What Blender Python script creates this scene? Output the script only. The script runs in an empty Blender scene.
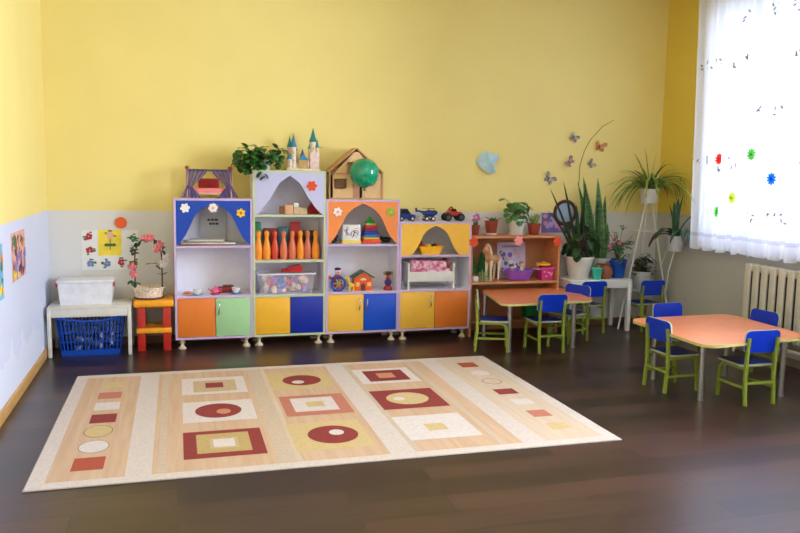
import bpy, bmesh, math, random
from mathutils import Vector, Matrix, Euler
PI = math.pi
random.seed(7)
S = bpy.context.scene
COL = S.collection

# ------------------------------------------------------------------ materials
def lin(c):
    c = c / 255.0
    return c / 12.92 if c <= 0.04045 else ((c + 0.055) / 1.055) ** 2.4
def rgb(c): return (lin(c[0]), lin(c[1]), lin(c[2]), 1.0)
_M = {}
def mat(name, c, rough=0.5, metal=0.0, var=0.06, scale=18.0, bump=0.0, bscale=120.0, trans=0.0, alpha=1.0, spec=0.5, c2=None, stretch=None):
    """principled surface whose colour drifts a little with a noise"""
    if name in _M: return _M[name]
    m = bpy.data.materials.new(name); m.use_nodes = True
    nt = m.node_tree; N = nt.nodes; L = nt.links
    b = N['Principled BSDF']
    b.inputs['Roughness'].default_value = rough; b.inputs['Metallic'].default_value = metal
    b.inputs['Specular IOR Level'].default_value = spec
    b.inputs['Transmission Weight'].default_value = trans; b.inputs['Alpha'].default_value = alpha
    tc = N.new('ShaderNodeTexCoord'); nz = N.new('ShaderNodeTexNoise'); nz.inputs['Scale'].default_value = scale
    nz.inputs['Detail'].default_value = 4
    src = tc.outputs['Object']
    if stretch:
        mp = N.new('ShaderNodeMapping'); mp.inputs['Scale'].default_value = stretch; L.new(src, mp.inputs['Vector']); src = mp.outputs['Vector']
    L.new(src, nz.inputs['Vector'])
    rp = N.new('ShaderNodeValToRGB'); a = rgb(c)
    if c2: lo, hi = a, rgb(c2)
    else:
        lo = tuple(max(0, v * (1 - var)) for v in a[:3]) + (1,); hi = tuple(min(1, v * (1 + var)) for v in a[:3]) + (1,)
    rp.color_ramp.elements[0].position = 0.35; rp.color_ramp.elements[1].position = 0.65
    rp.color_ramp.elements[0].color = lo; rp.color_ramp.elements[1].color = hi
    L.new(nz.outputs['Fac'], rp.inputs['Fac']); L.new(rp.outputs['Color'], b.inputs['Base Color'])
    if bump:
        n2 = N.new('ShaderNodeTexNoise'); n2.inputs['Scale'].default_value = bscale; L.new(src, n2.inputs['Vector'])
        bp = N.new('ShaderNodeBump'); bp.inputs['Strength'].default_value = bump; bp.inputs['Distance'].default_value = 0.004
        L.new(n2.outputs['Fac'], bp.inputs['Height']); L.new(bp.outputs['Normal'], b.inputs['Normal'])
    _M[name] = m
    return m

def wall_mat(name, upper, lower, split, cloud=None):
    """plaster painted in two colours, the lower band up to height `split`; optional pale cloud mural along the foot"""
    m = bpy.data.materials.new(name); m.use_nodes = True
    nt = m.node_tree; N = nt.nodes; L = nt.links; b = N['Principled BSDF']
    b.inputs['Roughness'].default_value = 0.55; b.inputs['Specular IOR Level'].default_value = 0.3
    g = N.new('ShaderNodeNewGeometry'); sp = N.new('ShaderNodeSeparateXYZ'); L.new(g.outputs['Position'], sp.inputs[0])
    def noise(sc, det=4):
        n = N.new('ShaderNodeTexNoise'); n.inputs['Scale'].default_value = sc; n.inputs['Detail'].default_value = det
        L.new(g.outputs['Position'], n.inputs['Vector']); return n
    def math_(op, a, bb):
        n = N.new('ShaderNodeMath'); n.operation = op
        for i, v in enumerate((a, bb)):
            if isinstance(v, (int, float)): n.inputs[i].default_value = v
            else: L.new(v, n.inputs[i])
        return n.outputs[0]
    def mix(f, a, bb):
        n = N.new('ShaderNodeMix'); n.data_type = 'RGBA'
        L.new(f, n.inputs[0])
        for i, v in ((6, a), (7, bb)):
            if isinstance(v, tuple): n.inputs[i].default_value = v
            else: L.new(v, n.inputs[i])
        return n.outputs[2]
    n1 = noise(2.2)
    up = mix(n1.outputs['Fac'], rgb(tuple(v * 0.98 for v in upper)), rgb(tuple(min(255, v * 1.02) for v in upper)))
    lo = mix(n1.outputs['Fac'], rgb(tuple(v * 0.98 for v in lower)), rgb(tuple(min(255, v * 1.02) for v in lower)))
    if cloud:
        n3 = noise(5.5, 6); hh = math_('ADD', math_('MULTIPLY', n3.outputs['Fac'], 0.5), 0.08)
        lo = mix(math_('LESS_THAN', sp.outputs['Z'], hh), lo, rgb(cloud))
    c = mix(math_('GREATER_THAN', sp.outputs['Z'], split), lo, up)
    L.new(c, b.inputs['Base Color'])
    n2 = noise(38, 5); bp = N.new('ShaderNodeBump'); bp.inputs['Strength'].default_value = 0.12; bp.inputs['Distance'].default_value = 0.01
    L.new(n2.outputs['Fac'], bp.inputs['Height']); L.new(bp.outputs['Normal'], b.inputs['Normal'])
    return m

def floor_mat():
    m = bpy.data.materials.new('laminate'); m.use_nodes = True
    nt = m.node_tree; N = nt.nodes; L = nt.links; b = N['Principled BSDF']
    tc = N.new('ShaderNodeTexCoord')
    br = N.new('ShaderNodeTexBrick'); L.new(tc.outputs['Object'], br.inputs['Vector'])
    br.inputs['Scale'].default_value = 1.0; br.inputs['Brick Width'].default_value = 1.25; br.inputs['Row Height'].default_value = 0.19
    br.inputs['Mortar Size'].default_value = 0.0035; br.inputs['Mortar Smooth'].default_value = 0.3; br.offset = 0.37
    br.inputs['Color1'].default_value = rgb((36, 23, 22)); br.inputs['Color2'].default_value = rgb((72, 47, 42)); br.inputs['Mortar'].default_value = rgb((26, 18, 16))
    mp = N.new('ShaderNodeMapping'); mp.inputs['Scale'].default_value = (2.2, 34, 1); L.new(tc.outputs['Object'], mp.inputs['Vector'])
    nz = N.new('ShaderNodeTexNoise'); nz.inputs['Scale'].default_value = 1.0; nz.inputs['Detail'].default_value = 6; nz.inputs['Roughness'].default_value = 0.65; L.new(mp.outputs['Vector'], nz.inputs['Vector'])
    rp = N.new('ShaderNodeValToRGB'); rp.color_ramp.elements[0].position = 0.3; rp.color_ramp.elements[1].position = 0.72
    rp.color_ramp.elements[0].color = (0.5, 0.5, 0.5, 1); rp.color_ramp.elements[1].color = (1.35, 1.32, 1.3, 1)
    L.new(nz.outputs['Fac'], rp.inputs['Fac'])
    mx = N.new('ShaderNodeMix'); mx.data_type = 'RGBA'; mx.blend_type = 'MULTIPLY'; mx.inputs[0].default_value = 1
    L.new(br.outputs['Color'], mx.inputs[6]); L.new(rp.outputs['Color'], mx.inputs[7]); L.new(mx.outputs[2], b.inputs['Base Color'])
    b.inputs['Roughness'].default_value = 0.36; b.inputs['Specular IOR Level'].default_value = 0.7
    mr = N.new('ShaderNodeMapRange'); mr.inputs[3].default_value = 0.24; mr.inputs[4].default_value = 0.36
    L.new(nz.outputs['Fac'], mr.inputs[0]); L.new(mr.outputs[0], b.inputs['Roughness'])
    bp = N.new('ShaderNodeBump'); bp.inputs['Strength'].default_value = 0.12; bp.inputs['Distance'].default_value = 0.002
    L.new(br.outputs['Fac'], bp.inputs['Height']); bp.invert = True; L.new(bp.outputs['Normal'], b.inputs['Normal'])
    return m

def sheer_mat(name, c, transp, transl=0.5):
    """thin cloth: part of the light goes straight through, part is scattered"""
    m = bpy.data.materials.new(name); m.use_nodes = True
    nt = m.node_tree; N = nt.nodes; L = nt.links; N.remove(N['Principled BSDF']); out = N['Material Output']
    tc = N.new('ShaderNodeTexCoord'); nz = N.new('ShaderNodeTexNoise'); nz.inputs['Scale'].default_value = 60; L.new(tc.outputs['Object'], nz.inputs['Vector'])
    mr = N.new('ShaderNodeMapRange'); mr.inputs[3].default_value = transp - 0.06; mr.inputs[4].default_value = transp + 0.06; L.new(nz.outputs['Fac'], mr.inputs[0])
    d = N.new('ShaderNodeBsdfDiffuse'); t = N.new('ShaderNodeBsdfTranslucent'); p = N.new('ShaderNodeBsdfTransparent')
    d.inputs['Color'].default_value = rgb(c); t.inputs['Color'].default_value = rgb(c)
    a = N.new('ShaderNodeMixShader'); a.inputs[0].default_value = transl; L.new(d.outputs[0], a.inputs[1]); L.new(t.outputs[0], a.inputs[2])
    b = N.new('ShaderNodeMixShader'); L.new(mr.outputs[0], b.inputs[0]); L.new(a.outputs[0], b.inputs[1]); L.new(p.outputs[0], b.inputs[2])
    L.new(b.outputs[0], out.inputs['Surface']); return m

def pane_mat():
    m = bpy.data.materials.new('window_glass'); m.use_nodes = True
    nt = m.node_tree; N = nt.nodes; L = nt.links; N.remove(N['Principled BSDF']); out = N['Material Output']
    p = N.new('ShaderNodeBsdfTransparent'); g = N.new('ShaderNodeBsdfGlossy'); g.inputs['Roughness'].default_value = 0.02
    f = N.new('ShaderNodeFresnel'); f.inputs['IOR'].default_value = 1.3
    a = N.new('ShaderNodeMixShader'); L.new(f.outputs[0], a.inputs[0]); L.new(p.outputs[0], a.inputs[1]); L.new(g.outputs[0], a.inputs[2])
    L.new(a.outputs[0], out.inputs['Surface']); return m

# ------------------------------------------------------------------ mesh builder
class G:
    def __init__(s): s.bm = bmesh.new(); s.mi = 0; s.T = Matrix.Identity(4)
    def m(s, i): s.mi = i; return s
    def _v(s, p): return s.bm.verts.new(s.T @ Vector(p))
    def _f(s, vs):
        try:
            f = s.bm.faces.new(vs); f.material_index = s.mi; return f
        except ValueError: return None
    def box(s, c, d, bev=0.0, rot=None, seg=2):
        b = bmesh.new(); bmesh.ops.create_cube(b, size=1)
        for v in b.verts: v.co = Vector((v.co.x * d[0], v.co.y * d[1], v.co.z * d[2]))
        if bev: bmesh.ops.bevel(b, geom=b.edges[:], offset=min(bev, min(d) * 0.45), segments=seg, affect='EDGES', profile=0.5)
        M = Matrix.Translation(c) @ (Euler(rot).to_matrix().to_4x4() if rot else Matrix.Identity(4))
        return s._merge(b, M)
    def _merge(s, b, M):
        mp = {v: s._v(M @ v.co) for v in b.verts}
        for f in b.faces: s._f([mp[v] for v in f.verts])
        b.free(); return s
    def b2(s, x0, x1, y0, y1, z0, z1, bev=0.0):
        return s.box(((x0 + x1) / 2, (y0 + y1) / 2, (z0 + z1) / 2), (x1 - x0, y1 - y0, z1 - z0), bev)
    def lathe(s, prof, c=(0, 0, 0), n=20, rot=None, sx=1, sy=1, caps=True):
        M = Matrix.Translation(c) @ (Euler(rot).to_matrix().to_4x4() if rot else Matrix.Identity(4)); rings = []
        for r, z in prof:
            if r < 1e-6: rings.append([s._v(M @ Vector((0, 0, z)))])
            else: rings.append([s._v(M @ Vector((r * sx * math.cos(2 * PI * k / n), r * sy * math.sin(2 * PI * k / n), z))) for k in range(n)])
        for a, b in zip(rings, rings[1:]):
            for k in range(n):
                k2 = (k + 1) % n
                if len(a) == 1 and len(b) > 1: s._f([a[0], b[k2], b[k]][::-1])
                elif len(b) == 1 and len(a) > 1: s._f([a[k], a[k2], b[0]])
                elif len(a) > 1: s._f([a[k], a[k2], b[k2], b[k]])
        if caps and len(rings[0]) > 1: s._f(rings[0][::-1])
        if caps and len(rings[-1]) > 1: s._f(rings[-1])
        return s
    def ell(s, c, r, n=16, rot=None):
        if isinstance(r, (int, float)): r = (r, r, r)
        b = bmesh.new(); bmesh.ops.create_uvsphere(b, u_segments=n, v_segments=max(6, n // 2), radius=1)
        M = Matrix.Translation(c) @ (Euler(rot).to_matrix().to_4x4() if rot else Matrix.Identity(4)) @ Matrix.Diagonal((r[0], r[1], r[2], 1))
        return s._merge(b, M)
    def tube(s, pts, r, n=8, sq=False):
        pts = [Vector(p) for p in pts]; rr = r if isinstance(r, (list, tuple)) else [r] * len(pts)
        rings = []; up = None
        for i, p in enumerate(pts):
            t = (pts[min(i + 1, len(pts) - 1)] - pts[max(i - 1, 0)]).normalized()
            if up is None: up = Vector((1, 0, 0)) if abs(t.x) < 0.9 else Vector((0, 1, 0))
            a = (up - t * up.dot(t)).normalized(); bb = t.cross(a); up = a; o = PI / 4 if sq else 0
            nn = 4 if sq else n
            rings.append([s._v(p + (a * math.cos(2 * PI * k / nn + o) + bb * math.sin(2 * PI * k / nn + o)) * rr[i]) for k in range(nn)])
        for a, b in zip(rings, rings[1:]):
            for k in range(len(a)): s._f([a[k], a[(k + 1) % len(a)], b[(k + 1) % len(a)], b[k]])
        s._f(rings[0][::-1]); s._f(rings[-1]); return s
    def prism(s, poly, lo, hi, ax='y', edge=None):
        """poly in the plane across axis ax, extruded lo..hi; edge = material of the rim"""
        def P(a, b, h): return {'y': (a, h, b), 'z': (a, b, h), 'x': (h, a, b)}[ax]
        A = [s._v(P(a, b, lo)) for a, b in poly]; B = [s._v(P(a, b, hi)) for a, b in poly]
        s._f(A[::-1]); s._f(B); k0 = s.mi
        if edge is not None: s.mi = edge
        for k in range(len(poly)): s._f([A[k], A[(k + 1) % len(A)], B[(k + 1) % len(A)], B[k]])
        s.mi = k0; return s
    def blade(s, p, d, ln, w, droop=0.5, n=8, fold=0.25, shape='blade'):
        """a leaf: a strip that starts at p along d and bends down with `droop`"""
        p = Vector(p); d = Vector(d).normalized(); prev = None
        for i in range(n + 1):
            t = i / n
            if shape == 'blade': ww = w * (min(1, 0.45 + 1.8 * t) * (1 - t ** 3) ** 0.8)
            elif shape == 'round': ww = w * math.sqrt(max(0, 1 - (2 * t - 1) ** 2)) * (1.15 - 0.35 * t)
            else: ww = w * (math.sin(PI * min(1, t * 1.02)) ** 0.7 if 0 < t < 1 else 0.05)
            ww = max(ww, 0.0008)
            side = d.cross(Vector((0, 0, 1)))
            if side.length < 0.05: side = Vector((1, 0.3, 0))
            side.normalize(); nrm = side.cross(d).normalized()
            row = [s._v(p - side * ww + nrm * ww * fold), s._v(p), s._v(p + side * ww + nrm * ww * fold)]
            if prev:
                s._f([prev[0], prev[1], row[1], row[0]]); s._f([prev[1], prev[2], row[2], row[1]])
            prev = row; p = p + d * (ln / n)
            d = (d + Vector((0, 0, -1)) * droop / n).normalized()
        return s
    def obj(s, name, mats, parent=None, loc=None, ang=38, thick=0, recalc=True, fix=None):
        if fix:
            for v in s.bm.verts: fix(v.co)
        if recalc: bmesh.ops.recalc_face_normals(s.bm, faces=s.bm.faces[:])
        me = bpy.data.meshes.new(name); s.bm.to_mesh(me); s.bm.free()
        for mt in (mats if isinstance(mats, (list, tuple)) else [mats]): me.materials.append(mt)
        me.polygons.foreach_set('use_smooth', [True] * len(me.polygons)); me.set_sharp_from_angle(angle=math.radians(ang))
        o = bpy.data.objects.new(name, me); COL.objects.link(o)
        if parent: o.parent = parent
        if loc: o.location = loc
        if thick:
            md = o.modifiers.new('thickness', 'SOLIDIFY'); md.thickness = thick; md.offset = 0
        return o
def tag(o, label, cat, group=None):
    o['label'] = label; o['category'] = cat
    if group: o['group'] = group
    return o
def thing(name, label, cat, loc=(0, 0, 0), rz=0, group=None):
    o = bpy.data.objects.new(name, None); o.empty_display_size = 0.05; COL.objects.link(o)
    o.location = loc; o.rotation_euler = (0, 0, rz); return tag(o, label, cat, group)
def struct(o): o['kind'] = 'structure'; return o
def dup(root, loc, rz=None, label=None):
    r = root.copy(); COL.objects.link(r); r.location = loc
    if rz is not None: r.rotation_euler = (0, 0, rz)
    if label: r['label'] = label
    for ch in list(root.children):
        c = ch.copy(); COL.objects.link(c); c.parent = r
        for g in ch.children:
            e = g.copy(); COL.objects.link(e); e.parent = c
    return r

# ------------------------------------------------------------------ palette
YEL = (238, 220, 140)
edge_lilac = mat('edge_lilac', (204, 176, 214), 0.45, var=.015)
edge_green = mat('edge_green', (190, 205, 160), 0.45, var=.015)
inner = mat('melamine_lilac_grey', (230, 228, 240), 0.5, var=.015)
inner_beech = mat('melamine_pale', (230, 228, 238), 0.5, var=.015)
blue = mat('laminate_blue', (4, 66, 176), 0.4, var=.015)
navy = mat('laminate_deep_blue', (4, 38, 158), 0.4, var=.015)
royal = mat('laminate_royal', (10, 78, 205), 0.4, var=.015)
orange = mat('laminate_orange', (226, 122, 40), 0.42, var=.015)
peach = mat('laminate_peach', (240, 140, 70), 0.42, var=.015)
mint = mat('laminate_mint', (162, 208, 152), 0.42, var=.015)
yellow = mat('laminate_yellow', (238, 178, 42), 0.42, var=.015)
sand = mat('laminate_warm_yellow', (244, 190, 66), 0.42, var=.015)
lilac = mat('laminate_lilac', (192, 192, 226), 0.42, var=.015)
beechfoot = mat('foot_beige', (214, 196, 168), 0.4)
chrome = mat('chrome', (200, 200, 205), 0.22, 1.0)
shelfwood = mat('alder_board', (206, 134, 88), 0.45, var=0.1, scale=6, stretch=(1, 1, 12))
shelfedge = mat('alder_edge', (196, 138, 96), 0.45)
white = mat('white_paint', (226, 226, 226), 0.4, var=0.03)
offwhite = mat('offwhite_paint', (216, 212, 202), 0.4, var=0.03)
black = mat('black_plastic', (22, 22, 26), 0.45)
red = mat('red_plastic', (196, 30, 30), 0.35)
soil = mat('soil', (50, 38, 30), 0.9, bump=0.6)
terra = mat('terracotta', (150, 62, 40), 0.6)
potwhite = mat('pot_white', (226, 224, 220), 0.35, var=0.02)
leafd = mat('leaf_dark', (30, 62, 30), 0.4, var=0.35, scale=14)
leafm = mat('leaf_mid', (62, 110, 44), 0.42, var=0.3, scale=14)
leafl = mat('leaf_light', (128, 160, 66), 0.45, var=0.25, scale=14)
stemg = mat('stem_green', (92, 112, 52), 0.5)
pinkp = mat('pink_plastic', (226, 96, 140), 0.35)
rpaper = mat('red_paper', (222, 78, 36), 0.7)
wpaper = mat('white_paper', (236, 232, 232), 0.7, var=0.03)
ypaper = mat('yellow_paper', (240, 196, 50), 0.7)
ppaper = mat('pink_paper', (240, 150, 150), 0.7)
gpaper = mat('green_paper', (128, 190, 60), 0.7)
bpaper = mat('blue_paper', (24, 110, 200), 0.7)
lpaper = mat('lemon_paper', (214, 226, 70), 0.7)

# ------------------------------------------------------------------ setting
XL, XR, YB, YF, ZC = -1.031, 4.991, 7.242, -4.2, 3.45
SPLIT = 1.195
struct(G().b2(XL - .2, XR + .2, YF - .2, YB + .2, -.1, 0).obj('floor', floor_mat()))
struct(G().b2(XL - .2, XR + .2, YF - .2, YB + .2, ZC, ZC + .1).obj('ceiling', mat('ceiling_white', (236, 234, 228), 0.8)))
struct(G().b2(XL - .2, XR + .2, YB, YB + .2, 0, ZC).obj('wall_back', wall_mat('paint_back', YEL, (216, 214, 210), SPLIT)))
struct(G().b2(XL - .2, XL, YF, YB, 0, ZC).obj('wall_left', wall_mat('paint_left', YEL, (206, 212, 232), SPLIT, cloud=(216, 221, 237))))
struct(G().b2(XL - .2, XR + .2, YF - .2, YF, 0, ZC).obj('wall_front', wall_mat('paint_front', YEL, (220, 216, 206), SPLIT)))
WINS = [(4.62, 6.42, 0.95, 3.15), (2.0, 4.2, 0.95, 3.15), (-.6, 1.6, 0.95, 3.15), (-3.2, -1.0, 0.95, 3.15)]
g = G(); y = YB; x0, x1 = XR, XR + .24
for a, b, z0, z1 in WINS:
    g.b2(x0, x1, b, y, 0, ZC); g.b2(x0, x1, a, b, 0, z0); g.b2(x0, x1, a, b, z1, ZC); y = a
g.b2(x0, x1, YF, y, 0, ZC)
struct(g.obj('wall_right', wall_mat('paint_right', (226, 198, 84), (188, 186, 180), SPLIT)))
wood_base = mat('baseboard_pine', (206, 160, 92), 0.45, var=0.12, scale=5, stretch=(12, 1, 12))
struct(G().b2(XL, XL + .018, YF, YB, 0, .077, .004).obj('baseboard_left', wood_base))
struct(G().b2(XL + .018, XR, YB - .016, YB, 0, .07, .004).obj('baseboard_back', mat('baseboard_brown', (120, 84, 58), 0.5)))
struct(G().b2(XR - .016, XR, YF, YB - .016, 0, .07, .004).obj('baseboard_right', mat('baseboard_grey', (150, 140, 126), 0.5)))
pane = pane_mat()
for i, (a, b, z0, z1) in enumerate(WINS):
    f = .06; g = G(); xm = XR + .12
    g.b2(xm - .03, xm + .03, a, a + f, z0, z1); g.b2(xm - .03, xm + .03, b - f, b, z0, z1)
    g.b2(xm - .03, xm + .03, a + f, b - f, z0, z0 + f); g.b2(xm - .03, xm + .03, a + f, b - f, z1 - f, z1)
    for q in (a + (b - a) / 3, a + 2 * (b - a) / 3): g.b2(xm - .025, xm + .025, q - .035, q + .035, z0 + f, z1 - f)
    w = struct(g.obj('window_%d' % (i + 1), white))
    G().b2(xm - .004, xm + .004, a + f, b - f, z0 + f, z1 - f).obj('pane', pane, w)
    G().b2(XR - .07, XR + .09, a - .04, b + .04, z0 - .035, z0, .006).obj('window_sill', white, w)

# ------------------------------------------------------------------ curtain with stickers
def fold(y, z):
    k = 1 - 0.25 * (z / 3.3)
    return 4.852 + k * (0.024 * math.sin(y * 31 + 0.6 * math.sin(y * 7)) + 0.02 * math.sin(y * 67 + 1.3))
CT = thing('sheer_curtain', 'long sheer white curtain with scalloped hem across the window', 'curtain', (0, 0, 0))
g = G(); ny, y0, y1, ztop = 240, 4.5, 6.5, 3.32
zs = [0.885, .9, 0.925, 0.95, 1.0, 1.035, 1.05, 1.3, 1.8, 2.4, 2.9, ztop]; prev = None
for i in range(ny + 1):
    yy = y0 + (y1 - y0) * i / ny
    sc = 0.028 * abs(math.sin(yy * PI / 0.17))
    yx = lambda z: yy + (0.035 * (z - .9) if i > ny * 0.93 else 0)
    col = [g._v((fold(yy, z), yx(z), z - (sc if z < 0.96 else sc * .5 if z < 1.04 else 0) + (.025 if z < 1.1 else 0))) for z in zs]
    if prev:
        for k in range(len(zs) - 1):
            g.m(1 if k < 4 else (2 if k == 4 else 0)); g._f([prev[k], col[k], col[k + 1], prev[k + 1]])
    prev = col
sheer = sheer_mat('sheer_voile', (240, 244, 252), 0.07, 0.5)
g.obj('cloth', [sheer, sheer_mat('sheer_hem', (240, 242, 250), 0.08, 0.5), sheer_mat('sheer_hem_stitching', (216, 216, 228), 0.08, 0.5)], CT)
G().tube([(4.85, 4.42, 3.34), (4.85, 6.62, 3.34)], 0.014).obj('curtain_rail', white, CT)
g = G()
def motif(y, z, dx=0, s=1.0, n=4):
    for k in range(n):
        a = random.uniform(0, 6.28); yy = y + random.uniform(-.055, .055) * s; zz = z + random.uniform(-.05, .05) * s
        c, t = math.cos(a), math.sin(a); l, w = (.021 * s, .009 * s) if k < 3 else (.007, .005)
        x = fold(yy, zz) - .03
        g.m(0 if k < 3 else 1); g.prism([(yy + l * c * math.cos(q) - w * t * math.sin(q), zz + l * t * math.cos(q) + w * c * math.sin(q)) for q in [j * PI / 4 for j in range(8)]], x - .0006, x + .0006, 'x')
for y, z in ((6.40, 2.63), (6.2, 2.60), (6.01, 2.58), (5.82, 2.58), (5.60, 2.15), (5.42, 2.13), (6.42, 1.74), (6.28, 1.72), (6.1, 1.68), (5.93, 1.70), (5.63, 1.25), (5.40, 1.24), (5.23, 1.23), (5.51, 2.98), (5.86, 2.97), (5.3, 2.96), (5.08, 1.7), (5.25, 2.55), (4.9, 2.1)):
    motif(y, z, n=5)
g.obj('printed_pattern', [mat('thread_grey', (165, 165, 174), 0.8), mat('thread_rose', (190, 160, 165), 0.8)], CT)['kind'] = 'stuff'

def backlit(name, c):
    return sheer_mat(name, c, .07, .85)
def flower_poly(r, n=8, inner_=0.62, ph=0):
    out = []
    for k in range(n):
        for q, rr in ((-.34, .8), (-.16, 1), (.16, 1), (.34, .8), (.5, inner_)):
            a = 2 * PI * (k + q) / n + ph; out.append((r * rr * math.cos(a), r * rr * math.sin(a)))
    return out
def paper_flower(loc, r, m1, m2, label, group, n=8, axis='y', tilt=0, spiky=False):
    t = thing('paper_flower', label, 'paper flower', loc, 0, group)
    k = -1
    poly = flower_poly(r, n, 0.45 if spiky else 0.74, tilt)
    lo, hi = (-.003, .003)
    G().prism(poly, lo, hi, axis).obj('petals', m1, t)
    c = [(r * .3 * math.cos(2 * PI * j / 14), r * .3 * math.sin(2 * PI * j / 14)) for j in range(14)]
    G().prism(c, -.007, -.003, axis).obj('flower_center', m2, t)
    return t
for y, z, m1, nm in ((6.119, 1.744, backlit('thin_red', (255, 96, 74)), 'red'), (5.677, 1.777, backlit('thin_green', (150, 228, 116)), 'green'), (5.393, 1.568, backlit('thin_blue', (50, 165, 245)), 'blue'), (5.884, 1.394, backlit('thin_lemon', (238, 250, 110)), 'lemon yellow'), (6.099, 1.257, backlit('thin_grass', (150, 236, 120)), 'grass green'), (6.49, 1.47, backlit('thin_orange', (250, 170, 120)), 'pale orange')):
    lab = {'red': 'red paper flower stuck on the sheer curtain', 'green': 'green paper flower high on the curtain, between the red and blue ones', 'blue': 'blue spiky paper flower stuck on the curtain', 'lemon yellow': 'lemon yellow paper flower stuck on the curtain', 'grass green': 'green paper flower low on the curtain, below the red one', 'pale orange': 'pale orange paper flower at the edge of the curtain'}[nm]
    paper_flower((fold(y, z) - .03, y, z), 0.052 if nm not in ('pale orange',) else .032, m1, m1, lab, 'paper flowers on the curtain', 10, 'x', random.random(), True)

# ------------------------------------------------------------------ radiator
rad = mat('radiator_enamel', (208, 204, 192), 0.4, var=0.04)
rad_core = mat('radiator_core', (74, 68, 62), 0.8)  # core between front and rear columns, darker than the enamel
R = thing('radiator', 'cream cast-iron radiator under the window', 'radiator', (4.91, 0, 0))
for k in range(14):
    yy = 5.66 - k * 0.1
    g = G()
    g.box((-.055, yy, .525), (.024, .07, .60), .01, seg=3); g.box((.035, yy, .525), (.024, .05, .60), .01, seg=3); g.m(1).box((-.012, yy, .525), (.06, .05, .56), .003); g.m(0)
    g.box((-.008, yy, .79), (.12, .082, .07), .028, seg=3); g.box((-.008, yy, .26), (.12, .082, .07), .028, seg=3)
    g.tube([(-.005, yy - .05, .79), (-.005, yy + .05, .79)], .024); g.tube([(-.005, yy - .05, .26), (-.005, yy + .05, .26)], .024)
    g.obj('section', [rad, rad_core], R)
G().tube([(.0, 5.69, .26), (.0, 5.80, .26), (.0, 5.84, .23), (.0, 5.84, 0.0)], .013).obj('pipe', rad, R)
G().tube([(-.03, 5.6, .15), (-.03, 4.0, .15)], .016).obj('return_pipe', rad, R)
for yy in (5.5, 4.6): G().box((.05, yy, .19), (.062, .02, .10), .004).obj('bracket', rad, R)

# ------------------------------------------------------------------ rug
CC = {'peach': (197, 167, 138), 'peachpale': (202, 182, 160)}; SS = {'peach': (.55, .03, 1), 'peachpale': (.55, .03, 1)}
RG = [mat('rug_' + n, c, 0.95, var=0.07, scale=70, bump=0.35, bscale=260, c2=CC.get(n), stretch=SS.get(n)) for n, c in (
    ('cream', (200, 187, 178)), ('peach', (190, 157, 126)), ('sand', (190, 170, 148)), ('red', (134, 46, 40)), ('white', (206, 195, 190)), ('olive', (180, 154, 98)),
    ('coral', (182, 112, 92)), ('rust', (166, 74, 48)), ('beige', (186, 162, 124)), ('paleyellow', (196, 172, 122)), ('outline', (124, 102, 80)), ('peachpale', (196, 174, 150)), ('binding', (180, 168, 158)), ('amber', (192, 130, 90)))]
g = G(); g.m(12).b2(0, 3.263, 0, 2.2, 0, .007, .003)
lv = [0]
def rr(u0, u1, v0, v1, m, h):
    g.m(m); z = .0072 + h * .00035; g._f([g._v((u0, v0, z)), g._v((u1, v0, z)), g._v((u1, v1, z)), g._v((u0, v1, z))])
def re(cu, cv, a, b, m, h):
    g.m(m); z = .0072 + h * .00035; g._f([g._v((cu + a * math.cos(2 * PI * k / 36), cv + b * math.sin(2 * PI * k / 36), z)) for k in range(36)])
rr(.006, 3.257, .006, 2.194, 0, 0)
rr(.085, .46, .08, 2.11, 1, 1); rr(.59, 2.66, .08, 2.12, 1, 1); rr(2.80, 3.18, .08, 2.13, 11, 1)
rr(1.24, 1.34, .08, 2.12, 2, 2); rr(1.86, 2.0, .08, 2.12, 0, 2); rr(1.34, 1.37, .08, 2.12, 11, 2); rr(2.0, 2.04, .08, 2.12, 2, 2); rr(.62, .66, .08, 2.12, 2, 2); rr(2.52, 2.56, .08, 2.12, 2, 2)
rr(.75, 1.2, 1.5, 1.94, 4, 3); rr(.83, 1.13, 1.556, 1.855, 8, 4); rr(.915, 1.04, 1.655, 1.79, 3, 5)
rr(.752, 1.205, .875, 1.318, 4, 3); re(.975, 1.10, .147, .155, 3, 4); re(1.007, 1.075, .045, .055, 13, 5)
rr(.75, 1.198, .246, .697, 3, 3); rr(.823, 1.122, .318, .64, 5, 4); rr(.895, 1.055, .385, .56, 8, 5); rr(.915, 1.035, .403, .537, 4, 6)
rr(1.37, 1.82, 1.5, 1.97, 9, 3); re(1.615, 1.725, .143, .144, 3, 4); re(1.58, 1.675, .045, .045, 4, 5)
rr(1.39, 1.83, .865, 1.322, 6, 3); rr(1.457, 1.748, .95, 1.256, 4, 4); rr(1.55, 1.668, 1.042, 1.16, 9, 5)
rr(1.36, 1.81, .23, .72, 9, 3); re(1.608, .475, .15, .16, 3, 4); re(1.635, .505, .045, .05, 4, 5)
rr(2.04, 2.49, 1.51, 1.94, 4, 3); rr(2.11, 2.425, 1.57, 1.88, 3, 4); rr(2.2, 2.33, 1.655, 1.797, 13, 5)
rr(2.03, 2.49, .868, 1.318, 3, 3); re(2.255, 1.098, .148, .143, 9, 4); re(2.195, 1.098, .042, .04, 4, 5)
rr(2.03, 2.48, .26, .71, 4, 3); rr(2.19, 2.315, .407, .535, 9, 4)
rr(.2, .35, 1.81, 1.965, 9, 3); rr(.2, .35, 1.53, 1.69, 6, 3); rr(.2, .355, 1.27, 1.44, 4, 3); rr(.2, .352, 1.0, 1.18, 3, 3)
re(.268, .84, .082, .112, 10, 3); re(.268, .84, .077, .105, 9, 4); re(.268, .572, .082, .106, 10, 3); re(.268, .572, .078, .1, 4, 4); rr(.188, .347, .21, .4, 7, 3)
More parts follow.
